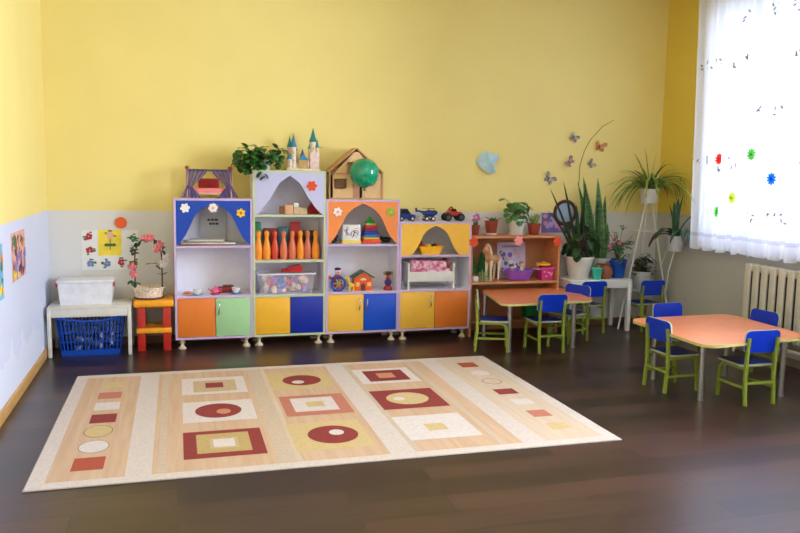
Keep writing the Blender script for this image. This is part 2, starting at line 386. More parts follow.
rr(2.942, 3.085, 1.834, 1.985, 7, 3); re(3.015, 1.64, .072, .072, 4, 3); re(3.008, 1.39, .073, .085, 10, 3); re(3.008, 1.39, .067, .078, 11, 4); rr(2.922, 3.075, 1.04, 1.175, 3, 3)
rr(2.937, 3.08, .785, .91, 4, 3); rr(2.937, 3.07, .51, .648, 6, 3); rr(2.94, 3.07, .25, .375, 9, 3)
rug = tag(g.obj('rug', RG, None, (-.718, 3.931, 0.0005), recalc=False), 'large cream rug with red and beige squares and ovals on the floor', 'rug')
rug.rotation_euler = (0, 0, -.004)

# ------------------------------------------------------------------ cabinets
FY = 6.901; TH = .018
def arch(W, H, hw, ap):
    pts = [(0, 1), (.05, .93), (.12, .855), (.25, .75), (.47, .625), (.62, .545), (.73, .465), (.82, .36), (.9, .23), (.96, .1), (1, 0)]
    if ap == .93: pts = [(0, 1), (.04, .93), (.1, .86), (.2, .76), (.43, .56), (.6, .45), (.75, .35), (.83, .27), (.9, .165), (.96, .06), (1, 0)]
    left = [(-hw * w, H * ap * h) for h, w in pts]; right = [(hw * w, H * ap * h) for h, w in reversed(pts[:-1])]
    p = [(-W, 0)] + left + right + [(W, 0), (W, H), (-W, H)]
    if hw >= W - .001: p = [q for i, q in enumerate(p) if not (i in (0, len(p) - 3))]
    return p
def cabinet(x0, x1, top, shelves, doors, archm, edge, label, hw, ap, facem=None):
    cx = (x0 + x1) / 2; W = (x1 - x0) / 2 - .002; zb = .086; dp = .322
    t = thing('toy_cabinet', label, 'cabinet', (cx, FY, 0), 0, 'coloured toy cabinets in a row')
    g = G()
    for s in (-1, 1): g.m(0).b2(s * W - (TH if s > 0 else 0), s * W + (TH if s < 0 else 0), .004, dp, zb, top); g.m(1).b2(s * W - (TH if s > 0 else 0), s * W + (TH if s < 0 else 0), 0, .004, zb, top)
    I = W - TH
    for z in (zb, top - TH): g.m(0).b2(-I, I, .004, dp, z, z + TH); g.m(1).b2(-I, I, 0, .004, z, z + TH)
    g.obj('carcass', [inner, edge], t)
    G().b2(-I, I, dp - .006, dp, zb + TH, top - TH).obj('back_panel', inner_beech, t)
    for z in shelves:
        g = G(); g.m(0).b2(-I, I, .004, dp - .007, z - TH, z); g.m(1).b2(-I, I, .0, .004, z - TH, z); g.obj('shelf', [inner, edge], t)
    z0 = shelves[0]
    g = G(); g.T = Matrix.Translation((0, 0, z0)); g.prism(arch(I, top - TH - z0, hw, ap), .002, .018); g.obj('arched_panel', archm, t)
    d0, d1 = zb + TH + .003, shelves[-1] - TH - .003; xm = doors[2]
    for a, b, m, hs in ((-I + .002, xm - .0025, doors[0], doors[3]), (xm + .0025, I - .002, doors[1], doors[4])):
        dm = bpy.data.objects
        d = G().box(((a + b) / 2, .010, (d0 + d1) / 2), (b - a, .016, d1 - d0), .0015).obj('door', m, t)
        if hs:
            hx = b - .035 if hs > 0 else a + .03; zt = d1 - .035
            G().tube([(hx, .002, zt), (hx, -.018, zt - .012), (hx - .004, -.026, zt - .05), (hx - .006, -.022, zt - .085), (hx - .008, -.012, zt - .105), (hx - .008, .002, zt - .115)], [.004, .005, .006, .006, .005, .006]).obj('handle', chrome, d)
    for sx in (-1, 1):
        for yy in (.045, dp - .045):
            G().lathe([(.034, 0), (.036, .008), (.026, .02), (.014, .03), (.013, .05), (.017, .062), (.026, .07), (.026, zb)], (sx * (W - .055), yy, 0), 16).obj('foot', beechfoot, t)
    return t
cabinet(.001, .669, 1.317, [.907, .468], (orange, mint, .010, 0, -1), blue, edge_lilac, 'toy cabinet with blue arch, orange and mint doors, beside the red stool', .314, .955)
cabinet(.669, 1.321, 1.569, [1.178, .772, .46], (yellow, navy, .005, 0, 0), lilac, edge_green, 'tallest toy cabinet with pale lilac arch above bowling pins', .298, .93)
cabinet(1.321, 2.014, 1.317, [.91, .468], (sand, royal, .012, 1, -1), peach, edge_lilac, 'toy cabinet with orange arch and yellow and blue doors below', .326, .96)
cabinet(2.014, 2.73, 1.114, [.802, .475], (sand, orange, .002, 1, 0), sand, edge_lilac, 'lowest toy cabinet with yellow arch and doll bed on its shelf', .245, .95)

# paper flowers on cabinet fronts
FG = 'paper flowers on the cabinet fronts'
for (x, z, r, a, b, lab) in ((.098, 1.235, .042, wpaper, wpaper, 'white paper flower on blue cabinet arch, nearest the canopy bed post'), (.331, 1.237, .042, wpaper, ppaper, 'white paper flower with pink centre at the tip of the blue arch'),
                            (.567, 1.194, .04, ypaper, rpaper, 'yellow paper flower on the blue cabinet arch'), (1.19, 1.436, .048, rpaper, rpaper, 'orange-red paper flower on the lilac cabinet arch'),
                            (1.427, 1.206, .042, wpaper, ppaper, 'white paper flower on the orange cabinet arch'), (1.924, 1.207, .04, gpaper, ypaper, 'green paper flower on the orange cabinet arch'),
                            (2.752, .924, .05, rpaper, rpaper, 'orange paper flower where shelf unit meets yellow cabinet'), (3.217, .931, .05, ppaper, ppaper, 'pink paper flower on the edge of the brown shelf unit'), (3.637, .923, .05, rpaper, rpaper, 'orange paper flower on shelf unit edge beside the big white pot')):
    paper_flower((x, FY - .004, z), r, a, b, lab, FG, 6, 'y', random.random())

# open shelf unit
SU = thing('shelf_unit', 'open brown wooden shelf unit behind the orange table', 'shelf unit', (3.207, 6.921, 0))
for s in (-1, 1):
    g = G(); g.m(0).b2(s * .473 - (.02 if s > 0 else 0), s * .473 + (.02 if s < 0 else 0), .003, .31, 0, .955); g.m(1).b2(s * .473 - (.02 if s > 0 else 0), s * .473 + (.02 if s < 0 else 0), 0, .003, 0, .955)
    g.obj('side_panel', [shelfwood, shelfedge], SU)
g = G(); g.m(0).b2(-.475, .475, .003, .31, .956, .978); g.m(1).b2(-.475, .475, 0, .003, .956, .978); g.obj('top_board', [shelfwood, shelfedge], SU)
g = G(); g.m(0).b2(-.453, .453, .003, .30, .508, .53); g.m(1).b2(-.453, .453, 0, .003, .508, .53); g.obj('shelf', [shelfwood, shelfedge], SU)
g = G(); g.m(0).b2(-.453, .453, .13, .30, .10, .122); g.m(1).b2(-.453, .453, .127, .13, .10, .122); g.obj('shelf', [shelfwood, shelfedge], SU)
G().b2(-.453, .453, .301, .308, .0, .955).obj('back_panel', mat('hardboard', (176, 120, 84), .6), SU)

# ------------------------------------------------------------------ tables
def rquad(c, r, n=8):
    out = []; k = len(c)
    for i in range(k):
        p = Vector(c[i]); a = (Vector(c[i - 1]) - p).normalized(); b = (Vector(c[(i + 1) % k]) - p).normalized()
        s, e = p + a * r, p + b * r
        for j in range(n + 1):
            t = j / n; q = s * (1 - t) ** 2 + p * 2 * t * (1 - t) + e * t * t; out.append((q.x, q.y))
    return out
tabo = mat('tabletop_orange', (242, 146, 92), 0.3, var=0.06, scale=8, spec=1.0)
tabe = mat('tabletop_edge', (206, 196, 120), 0.5)
steel = mat('table_leg_steel', (176, 174, 178), 0.3, 0.9)
def kids_table(corners, legs, label, loc, r):
    t = thing('kids_table', label, 'table', loc, 0, 'orange kids tables')
    p = rquad([(x - loc[0], y - loc[1]) for x, y in corners], r)
    g = G().m(0).prism(p, .425, .445, 'z', edge=1); g.obj('tabletop', [tabo, tabe], t)
    q = rquad([((x - loc[0]) * .86, (y - loc[1]) * .86) for x, y in corners], .06)
    for x, y in legs:
        g = G().lathe([(.024, 0), (.024, .012), (.021, .014), (.021, .417), (.035, .419), (.035, .4248)], (x - loc[0], y - loc[1], 0), 18); g.obj('leg', steel, t)
    return t
kids_table([(2.73, 6.14), (3.69, 6.21), (3.80, 7.04), (2.895, 7.04)], [(2.855, 6.249), (3.506, 6.278), (2.898, 6.93), (3.6, 6.9)], 'orange square kids table standing against the brown shelf unit', (3.22, 6.53, 0), .12)
kids_table([(3.41, 4.31), (4.40, 4.43), (4.44, 5.37), (3.45, 5.33)], [(3.559, 4.537), (4.212, 4.498), (3.577, 5.12), (4.2, 5.08)], 'peach-orange square kids table standing near the radiator', (3.87, 4.78, 0), .14)

def white_table(x0, x1, y0, y1, zt, label, mm, lw=.042):
    cx, cy = (x0 + x1) / 2, (y0 + y1) / 2; W, Dp = (x1 - x0) / 2, (y1 - y0) / 2
    t = thing('white_table', label, 'table', (cx, cy, 0))
    G().b2(-W, W, -Dp, Dp, zt - .018, zt, .003).obj('tabletop', mm, t)
    g = G(); g.b2(-W + lw, W - lw, -Dp + .004, -Dp + .018, zt - .085, zt - .0185, .002); g.b2(-W + lw, W - lw, Dp - .018, Dp - .004, zt - .085, zt - .0185, .002)
    for s in (-1, 1): g.b2(s * (W - .011) - .007, s * (W - .011) + .007, -Dp + .018, Dp - .018, zt - .085, zt - .0185)
    g.obj('apron', mm, t)
    for sx in (-1, 1):
        for sy in (-1, 1):
            g = G(); a, b = sx * (W - lw / 2), sy * (Dp - lw / 2)
            g.box((a, b, (zt - .0185) / 2), (lw, lw, zt - .0185), .005); g.obj('leg', mm, t)
    return t
white_table(-1.005, -.352, 6.80, 7.215, .42, 'low white table with a plastic storage box on top, by the corner', offwhite, .03)
white_table(3.775, 4.47, 6.85, 7.215, .535, 'white table carrying the potted plants', white)

# ------------------------------------------------------------------ chairs
cseat = mat('chair_blue', (8, 44, 138), 0.35); cback = mat('chair_back_blue', (6, 52, 196), 0.33); cedge = mat('chair_edge', (176, 182, 158), 0.5); cleg = mat('chair_frame_green', (134, 150, 54), 0.4)
def make_chair(label):
    t = thing('kids_chair', label, 'chair', (0, 0, 0), 0, 'blue kids chairs around the tables')
    p = rquad([(-.14, -.115), (.14, -.115), (.135, .145), (-.135, .145)], .035, 5)
    G().m(0).prism(p, .268, .282, 'z', edge=1).obj('seat', [cseat, cedge], t)
    g = G(); g.T = Matrix.Translation((0, -.132, .37)) @ Matrix.Rotation(.10, 4, 'X')
    p = rquad([(-.143, 0), (.143, 0), (.143, .158), (-.143, .158)], .045, 6)
    g.m(0).prism(p, -.007, .007, 'y', edge=1); g.obj('backrest', [cback, cedge], t)
    for s in (-1, 1):
        G().tube([(s * .118, -.155, 0), (s * .118, -.138, .2), (s * .118, -.145, .37), (s * .118, -.156, .475)], .0145, sq=True).obj('leg', cleg, t)
        G().tube([(s * .118, -.136, .256), (s * .118, .06, .256), (s * .118, .098, .246), (s * .118, .118, .215), (s * .118, .126, .15), (s * .118, .132, 0)], .0145, sq=True).obj('leg', cleg, t)
        G().tube([(s * .118, -.145, .12), (s * .118, .128, .12)], .012, sq=True).obj('stretcher', cleg, t)
    G().tube([(-.118, -.143, .155), (.118, -.143, .155)], .012, sq=True).obj('stretcher', cleg, t)
    G().tube([(-.118, .06, .256), (.118, .06, .256)], .011, sq=True).obj('crossbar', cleg, t)
    return t
ch = make_chair('blue kids chair tucked under the front of the table by the shelf unit')
ch.location = (3.195, 6.255, 0); ch.rotation_euler = (0, 0, .02)
for x, y, rz, lab in ((2.745, 6.37, -PI / 2 - .36, 'blue kids chair seen side-on next to the yellow and orange cabinet doors'),
                      (3.60, 6.56, 2.0, 'blue kids chair at the side of the orange table, before the white plant table'),
                      (4.02, 6.97, .04, 'blue kids chair pushed under the white plant table'),
                      (4.68, 6.95, .02, 'blue kids chair standing in front of the white plant stand'),
                      (3.565, 4.88, -PI / 2 + .06, 'blue kids chair with its back to the rug at the table by the radiator'),
                      (3.895, 4.50, .0, 'blue kids chair in front of the peach table, its back to the viewer'),
                      (3.945, 5.36, PI + .04, 'blue kids chair on the far side of the peach table, facing the viewer'),
                      (4.36, 5.02, PI / 2 + .05, 'blue kids chair between the peach table and the radiator')):
    dup(ch, (x, y, 0), rz, lab)

# ------------------------------------------------------------------ left corner
sb = mat('storage_box_plastic', (236, 236, 242), 0.3, trans=0.1)
t = thing('storage_box', 'translucent white lidded storage box on the low white table', 'box', (-.715, 7.04, .42))
g = G()
def tray(g, w0, d0, w1, d1, h, th=.004, z=0):
    a = [(-w0, -d0), (w0, -d0), (w0, d0), (-w0, d0)]; b = [(-w1, -d1), (w1, -d1), (w1, d1), (-w1, d1)]
    A = [g._v((x, y, z)) for x, y in a]; B = [g._v((x, y, z + h)) for x, y in b]
    Ai = [g._v((x * (1 - th / w0), y * (1 - th / d0), z + th)) for x, y in a]; Bi = [g._v((x * (1 - th / w1), y * (1 - th / d1), z + h)) for x, y in b]
    g._f(A[::-1]); g._f(Ai)
    for k in range(4):
        j = (k + 1) % 4; g._f([A[k], A[j], B[j], B[k]]); g._f([Ai[j], Ai[k], Bi[k], Bi[j]]); g._f([B[k], B[j], Bi[j], Bi[k]])
    return g
tray(g, .20, .125, .215, .14, .185, .004); g.obj('tub', sb, t)
G().box((0, 0, .196), (.452, .302, .022), .008).obj('lid', sb, t)
for s in (-1, 1): G().box((s * .224, -.11, .172), (.014, .05, .045), .005).obj('clip', mat('clip_red', (190, 40, 50), .4), t)

bb = mat('basket_blue', (14, 70, 170), 0.35)
t = thing('laundry_basket', 'blue plastic laundry basket under the low white table', 'basket', (-.68, 6.985, 0))
g = G(); tray(g, .225, .135, .235, .142, .05, .005)
n = 15
def bx_pt(s, u, z):
    f = z / .33; W, Dp = .225 + .035 * f, .135 + .02 * f
    per = [(-W, -Dp), (W, -Dp), (W, Dp), (-W, Dp)]; a, b = per[s], per[(s + 1) % 4]
    return (a[0] + (b[0] - a[0]) * u, a[1] + (b[1] - a[1]) * u, z)
def rim(s, u): return .325 - (.035 * math.sin(PI * u) if s in (0, 2) else 0)
for s, n in ((0, 17), (1, 9), (2, 17), (3, 9)):
    for k in range(n + 1):
        u = k / n; g.tube([bx_pt(s, u, .04), bx_pt(s, u, rim(s, u))], .0052, 5)
    for z in (.12, .2):
        for k in range(6): g.tube([bx_pt(s, k / 6, z), bx_pt(s, (k + 1) / 6, z)], .006, 5)
g.obj('body', bb, t)
g = G()
for s in range(4):
    for k in range(8): g.tube([bx_pt(s, k / 8, rim(s, k / 8)), bx_pt(s, (k + 1) / 8, rim(s, (k + 1) / 8))], .012, 6)
g.obj('rim', bb, t)
g = G(); rnd = random.Random(3)
for k in range(60): g.m(k % 3).box((rnd.uniform(-.19, .19), rnd.uniform(-.11, .11), rnd.uniform(.03, .15)), (.05, .022, .03), .006, (rnd.random() * 3, rnd.random() * 3, rnd.random() * 3))
o = g.obj('toy_bricks', [mat('brick_navy', (26, 50, 110), .4), mat('brick_white', (200, 204, 214), .4), mat('brick_dark', (40, 44, 60), .4)])
o.location = (-.68, 6.985, .0); o['kind'] = 'stuff'; tag(o, 'heap of navy and white toy pieces inside the blue basket', 'toy bricks')

ylw = mat('stool_yellow', (240, 160, 24), 0.35); rdw = mat('stool_red', (186, 36, 22), 0.4)
t = thing('play_stool', 'red-legged play stool with thick yellow top beside the blue-arched cabinet', 'stool', (-.172, 7.03, 0))
G().box((0, 0, .414), (.332, .32, .062), .02, seg=3).obj('seat', ylw, t)
for sx in (-1, 1):
    for sy in (-1, 1): G().box((sx * .105, sy * .10, .1915), (.064, .062, .383), .006).obj('leg', rdw, t)
g = G(); g.box((0, -.10, .18), (.29, .078, .044), .006); g.box((0, .10, .18), (.29, .078, .044), .006); g.box((-.105, 0, .18), (.075, .13, .04), .004); g.box((.105, 0, .18), (.075, .13, .04), .004)
g.obj('crossbar', ylw, t)

# flower basket on the stool
wick = mat('wicker', (222, 204, 182), 0.7, var=0.25, scale=60, bump=0.8, bscale=90)
t = thing('flower_basket', 'wicker basket with tall hoop handle wound with pink flowers on the stool', 'basket', (-.213, 7.03, .446))
G().lathe([(.105, 0), (.118, .01), (.122, .05), (.128, .085), (.135, .09), (.132, .1), (.122, .095), (.114, .05), (.105, .02), (0, .02)], n=28).obj('basket', wick, t)
G().lathe([(.119, -.0), (.124, .004), (.124, .012), (.119, .016)], n=28).obj('base_band', mat('wicker_brown', (92, 52, 36), .7), t)
arc = [(-.112 + 0 * q, 0, .09 + .25 * q) for q in (0, .5, 1)] + [(-.112 * math.cos(PI * k / 12) , 0, .34 + .19 * math.sin(PI * k / 12)) for k in range(1, 12)] + [(.112, 0, .34 - .25 * q) for q in (0, .5, 1)]
G().tube(arc, .006).obj('handle', mat('twig', (90, 70, 50), .8), t)
pk = mat('petal_pink', (226, 118, 122), .7, var=.25); wl = mat('petal_white', (226, 214, 214), .7)
rnd = random.Random(5)
def blossom(g, c, r, rnd):
    for k in range(6):
        a = k * PI / 3 + rnd.random(); g.ell((c[0] + r * .6 * math.cos(a), c[1] - .01 + rnd.uniform(-.01, .01), c[2] + r * .6 * math.sin(a)), (r * .5, r * .35, r * .4), 8, (0, -a, 0))
    g.ell((c[0], c[1] - .014, c[2]), r * .35, 8)
for c, m in (((-.02, -.02, .52), pk), ((.02, -.02, .53), pk), ((.075, -.02, .43), pk), ((.1, -.02, .47), pk), ((-.135, -.02, .28), pk), ((-.12, -.02, .215), pk), ((.15, -.02, .35), wl), ((.125, -.02, .30), wl)):
    g = G(); blossom(g, c, .035, rnd); g.obj('blossom', m, t)
g = G()
for c in ((-.06, .5), (.05, .47), (.02, .5), (-.1, .44), (-.115, .33), (-.1, .2), (.06, .28), (.03, .3), (.115, .42), (-.11, .14), (-.14, .16), (.12, .2)):
    for k in range(2):
        a = rnd.uniform(0, 6.28); g.blade((c[0], -.012, c[1]), (math.cos(a), -.5, math.sin(a)), .055, .017, .3, 5, shape='leaf')
g.obj('leaves', leafd, t, thick=.0015)

# ------------------------------------------------------------------ pictures on the walls
def flat(g, poly, y, m, d=.0006): g.m(m).prism(poly, y - d, y)
def circ(cx, cz, r, n=12, rz=None): return [(cx + r * math.cos(2 * PI * k / n), cz + (rz or r) * math.sin(2 * PI * k / n)) for k in range(n)]
pm = [mat('print_paper', (226, 226, 224), .6, var=.02), mat('print_yellow', (240, 216, 70), .6), mat('print_red', (176, 40, 52), .6), mat('print_green', (70, 110, 70), .6), mat('print_pink', (226, 170, 160), .6), mat('print_blue', (110, 130, 180), .6), mat('print_dark', (60, 60, 60), .6), mat('print_purple', (150, 110, 180), .6), mat('print_orange', (220, 120, 60), .6), mat('print_sky', (120, 180, 210), .6)]
g = G(); flat(g, [(-.235, -.175), (.235, -.175), (.235, .175), (-.235, .175)], -.0, 0, .002)
flat(g, [(-.10, -.05), (.095, -.05), (.095, .178), (-.10, .178)], -.0022, 1)
rnd = random.Random(11)
def rose(cx, cz, r, m):
    for k in range(5):
        a = k * 1.26 + rnd.random(); flat(g, circ(cx + r * .6 * math.cos(a), cz + r * .6 * math.sin(a), r * .5, 8), -.0034 - k * .0001, m)
    for k in range(4):
        a = rnd.uniform(0, 6.28); flat(g, circ(cx + r * 1.3 * math.cos(a), cz + r * 1.3 * math.sin(a), r * .45, 6, r * .25), -.003 - k * .00005, 3)
for x, z, m in ((-.175, .12, 2), (-.17, 0, 2), (-.165, -.12, 5), (-.03, -.12, 5), (.09, -.11, 2), (.19, .1, 3), (.19, -.02, 6), (.2, -.12, 8), (0, .13, 4)): rose(x, z, .03, m)
for x in (-.03, 0, .03): flat(g, circ(x, .045, .02, 8, .014), -.004, 3)
flat(g, [(-.003, .0), (.003, .0), (.003, .1), (-.003, .1)], -.0042, 3)
tag(g.obj('flower_poster', pm, None, (-.535, YB - .0015, .848)), 'white poster of painted flowers with a yellow middle on the wall', 'poster')
tag(G().m(0).prism(circ(0, 0, .05, 24), -.012, 0).obj('paper_circle', mat('orange_card', (232, 96, 40), .7), None, (-.442, YB - .003, 1.088)), 'round orange paper circle above the flower poster', 'paper circle')
def wall_poster(y0, y1, z0, z1, mats_seq, label, seed):
    g = G(); rnd = random.Random(seed); W, H = y1 - y0, z1 - z0
    g.m(0).prism([(0, 0), (W, 0), (W, H), (0, H)], .0, .002, 'x')
    for k in range(110):
        cy, cz = rnd.uniform(.03, W - .03), rnd.uniform(.03, H - .03); f = cz / H
        m = rnd.choice(mats_seq[0] if f > .6 else mats_seq[1] if f > .3 else mats_seq[2]); r = rnd.uniform(.012, .034)
        q = [(min(max(cy + r * math.cos(a) * rnd.uniform(.6, 1.3), .005), W - .005), min(max(cz + r * math.sin(a) * rnd.uniform(.6, 1.6), .005), H - .005)) for a in [j * PI / 4 for j in range(8)]]
        g.m(m).prism(q, .002 + k * .00004, .0024 + k * .00004, 'x')
    return tag(g.obj('wall_poster', [pm[4] if seed == 2 else pm[9]] + pm[1:9] + [pm[9]], None, (XL + .001, y0, z0)), label, 'poster')
wall_poster(5.62, 6.10, .79, 1.118, ((0, 3, 8, 3), (2, 4, 7, 5), (6, 7, 9, 1, 2)), 'colourful children poster on pale wall nearest the corner table', 2)
wall_poster(4.85, 5.33, .735, 1.08, ((9, 8, 0), (0, 9, 3), (1, 8, 1)), 'blue and yellow poster cut off at the picture edge', 4)

# blue folded paper on the yellow wall
bl = mat('sky_paper', (188, 222, 240), .7, var=.04)
g = G(); P = [(-.105, -.005, -.0), (-.075, -.025, .085), (-.02, -.05, .12), (.04, -.07, .085), (.098, -.06, .095), (.108, -.065, .04), (.07, -.05, -.02), (.088, -.055, -.09), (.03, -.045, -.11), (-.05, -.03, -.06)]
V = [g._v(p) for p in P]; c = g._v((.0, -.02, 0)); c2 = g._v((.02, -.065, .03))
for k in range(len(V)): g._f([V[k], V[(k + 1) % len(V)], c if k in (8, 9, 0, 1) else c2])
g._f([V[8], c2, c]); g._f([V[2], c, c2])
tag(g.obj('folded_paper', bl, None, (2.99, YB - .003, 1.68), ang=10, thick=.0015), 'pale blue folded paper stuck on the yellow wall', 'paper')

# butterflies
bmats = [mat('butterfly_grey', (96, 94, 108), .6, c2=(206, 200, 206), scale=42), mat('butterfly_rose', (150, 110, 116), .6, c2=(222, 190, 184), scale=42), mat('butterfly_orange', (206, 126, 70), .6, c2=(226, 170, 130), scale=42), mat('butterfly_body', (60, 50, 50), .7)]
def butterfly(x, z, s, rz, m, label):
    t = thing('butterfly', label, 'butterfly', (x, YB - .006, z), 0, 'paper butterflies on the yellow wall'); t.rotation_euler = (0, rz, 0); t.scale = (s, s, s)
    for sd in (-1, 1):
        g = G(); P = [(0, 0, .004), (sd * .028, -.024, .045), (sd * .055, -.03, .048), (sd * .058, -.03, .02), (sd * .035, -.02, -.002), (sd * .044, -.022, -.025), (sd * .028, -.018, -.042), (sd * .008, -.006, -.022), (0, 0, -.012)]
        g._f([g._v(p) for p in P]); g.obj('wing', bmats[m], t, thick=.001)
    G().ell((0, -.003, 0), (.004, .005, .026), 8).obj('body', bmats[3], t)
butterfly(3.944, 1.954, .95, .5, 0, 'grey butterfly topmost among those on the yellow wall')
butterfly(4.248, 1.87, 1.15, .2, 2, 'orange-brown butterfly on the yellow wall, above the spider plant')
butterfly(3.91, 1.709, 1.0, -.9, 1, 'pinkish butterfly on wall between the two dark grey ones')
butterfly(4.153, 1.694, .85, .9, 0, 'small grey butterfly below the orange-brown one')
butterfly(3.68, 1.532, 1.15, .6, 0, 'grey butterfly lowest on the wall, above the purple picture')

# wall clock and purple picture behind the plants
t = thing('round_mirror', 'round brown-framed mirror hanging behind the dark plants', 'mirror', (3.885, YB - .002, 1.19))
G().lathe([(.10, 0), (.132, 0), (.136, .012), (.124, .026), (.104, .022), (.098, .010)], rot=(PI / 2, 0, 0), n=32, caps=False).obj('frame', mat('frame_brown', (78, 46, 34), .5), t)
G().lathe([(0, .002), (.1, .002), (.1, .012), (0, .012)], rot=(PI / 2, 0, 0), n=32).obj('glass_face', mat('mirror_face', (150, 170, 200), .15), t)
g = G(); flat(g, [(-.11, -.10), (.24, -.10), (.24, .105), (-.11, .105)], 0, 0, .004); rnd = random.Random(9)
for k in range(40):
    flat(g, circ(rnd.uniform(-.08, .21), rnd.uniform(-.07, .08), rnd.uniform(.012, .03), 7), -.0042 - k * .00003, rnd.choice((1, 1, 2, 3)))
tag(g.obj('purple_picture', [mat('violet_print', (120, 100, 170), .6), mat('violet_pale', (176, 160, 206), .6), mat('violet_pink', (206, 140, 170), .6), mat('violet_blue', (84, 92, 160), .6)], None, (3.735, YB - .0015, 1.083)), 'purple patterned picture on the wall behind the plants', 'picture')

# ------------------------------------------------------------------ on top of the cabinets
# doll canopy bed
t = thing('doll_canopy_bed', 'doll bed with purple sheer canopy curtains on the blue-arched cabinet', 'toy bed', (.306, 7.06, 1.318))
pinkw = mat('pinkish_wood', (206, 160, 140), .5)
for s in (-1, 1):
    for yy in (-.09, .09):
        g = G(); g.tube([(s * .185, yy, 0), (s * .185, yy, .255)], .009); g.obj('post', pinkw, t)
        G().ell((s * .185, yy, .262), .016, 10).obj('finial', mat('finial_red', (150, 50, 40), .4), t)
g = G()
for yy in (-.09, .09): g.tube([(-.185, yy, .24), (.185, yy, .24)], .007)
for s in (-1, 1): g.tube([(s * .185, -.09, .24), (s * .185, .09, .24)], .006)
g.obj('canopy_rail', mat('rail_dark', (70, 60, 90), .5), t)
tulle = sheer_mat('purple_tulle', (98, 90, 172), 0.3, .4)
for s in (-1, 1):
    g = G(); prev = None; nz_ = 14
    for i in range(nz_ + 1):
        f = i / nz_; z = .245 * (1 - f) + .004
        if f < .62: k = f / .62; xi, xo = .015 + .135 * k ** 1.4, .19
        else: k = (f - .62) / .38; xi, xo = .15 - .075 * k ** .7, .19 + .055 * k ** .8
        row = []
        for j in range(25):
            u = j / 24; x = xi + (xo - xi) * u; row.append(g._v((s * x, -.098 + .012 * math.sin(u * 30) * (1 - .5 * f), z)))
        if prev:
            for j in range(24): g._f([prev[j], prev[j + 1], row[j + 1], row[j]])
        prev = row
    g.obj('canopy_curtain', tulle, t)
    G().ell((s * .172, -.1, .095), (.026, .016, .014), 10).obj('tie_band', mat('tulle_band', (84, 64, 140), .7), t)
g = G(); prev = None
g.box((0, 0, .04), (.33, .17, .02), .004); g.obj('bed_base', pinkw, t)
G().box((0, -.01, .062), (.31, .15, .05), .02, seg=3).obj('mattress', mat('bed_pink', (232, 130, 130), .8), t)
G().box((0, .05, .125), (.18, .04, .09), .02, (.3, 0, 0), 3).obj('pillow', mat('pillow_red', (170, 50, 50), .8), t)
g = G()
for s in (-1, 1):
    for q in (-.07, .07): g.b2(s * .15 - .01, s * .15 + .01, q - .01, q + .01, 0, .032)
g.obj('bed_foot', pinkw, t)

# trailing plant on the tall cabinet
def pot(t, r0, r1, h, m, rimh=.015, name='pot', saucer=None):
    G().lathe([(r0 * .95, 0), (r0, .004), (r1, h - rimh), (r1 * 1.06, h - rimh), (r1 * 1.06, h), (r1 * .92, h), (r1 * .9, h - .02), (0, h - .02)], n=24).obj(name, m, t)
    G().lathe([(0, h - .019), (r1 * .9, h - .019), (r1 * .88, h - .012), (0, h - .009)], n=20).obj('soil', soil, t)
    if saucer: G().lathe([(0, -.012), (r0 * 1.15, -.012), (r0 * 1.35, .008), (r0 * 1.3, .008), (r0 * 1.1, -.004), (0, -.004)], n=24).obj('saucer', saucer, t)
t = thing('trailing_plant', 'leafy green trailing plant on the tallest cabinet beside the toy castle', 'potted plant', (.79, 7.06, 1.57))
pot(t, .045, .06, .10, potwhite)
g = G(); rnd = random.Random(21); gs = G()
spots = []
for k in range(190):
    a = rnd.random()
    x = rnd.gauss(-.07, .085); z = rnd.gauss(.10, .05); y = rnd.uniform(-.16, .05)
    if k > 150: x, z, y = rnd.uniform(-.25, -.15), rnd.uniform(.0, .19), rnd.uniform(-.2, -.02)
    if k > 174: x, z, y = rnd.uniform(.03, .15), rnd.uniform(.06, .2), rnd.uniform(-.12, .0)
    if x > -.11 and z < .02: z = .03 + rnd.random() * .08
    x = max(-.27, min(.165, x)); z = max(-.075, min(.2, z))
    if x > -.13: y = min(y, .05)
    spots.append((x, y, z))
spots += [(-.02, -.19, -.03), (-.05, -.19, -.015), (.0, -.19, -.055), (.12, -.14, .04), (.15, -.14, .06), (.16, -.06, .185), (-.26, -.1, .15), (-.24, -.1, .17)]
for x, y, z in spots:
    d = Vector((rnd.uniform(-1, 1), rnd.uniform(-1, -.1), rnd.uniform(-.9, .5)))
    g.blade((x, y, z), d, rnd.uniform(.055, .085), rnd.uniform(.024, .034), .7, 6, .15, 'round')
for k in range(24):
    x, y, z = spots[k * 6 % len(spots)]
    gs.tube([(0, 0, .09), (x * .5, y * .5, max(.12, z + .03)), (x, y, z)], .003, 5)
g.obj('foliage', leafm and mat('leaf_pothos', (44, 96, 36), .38, var=.4, scale=9), t, thick=.001, fix=lambda c: setattr(c, 'z', max(c.z, .003)) if (c.x > -.125 and c.y > -.165) else None); gs.obj('stem', stemg, t)

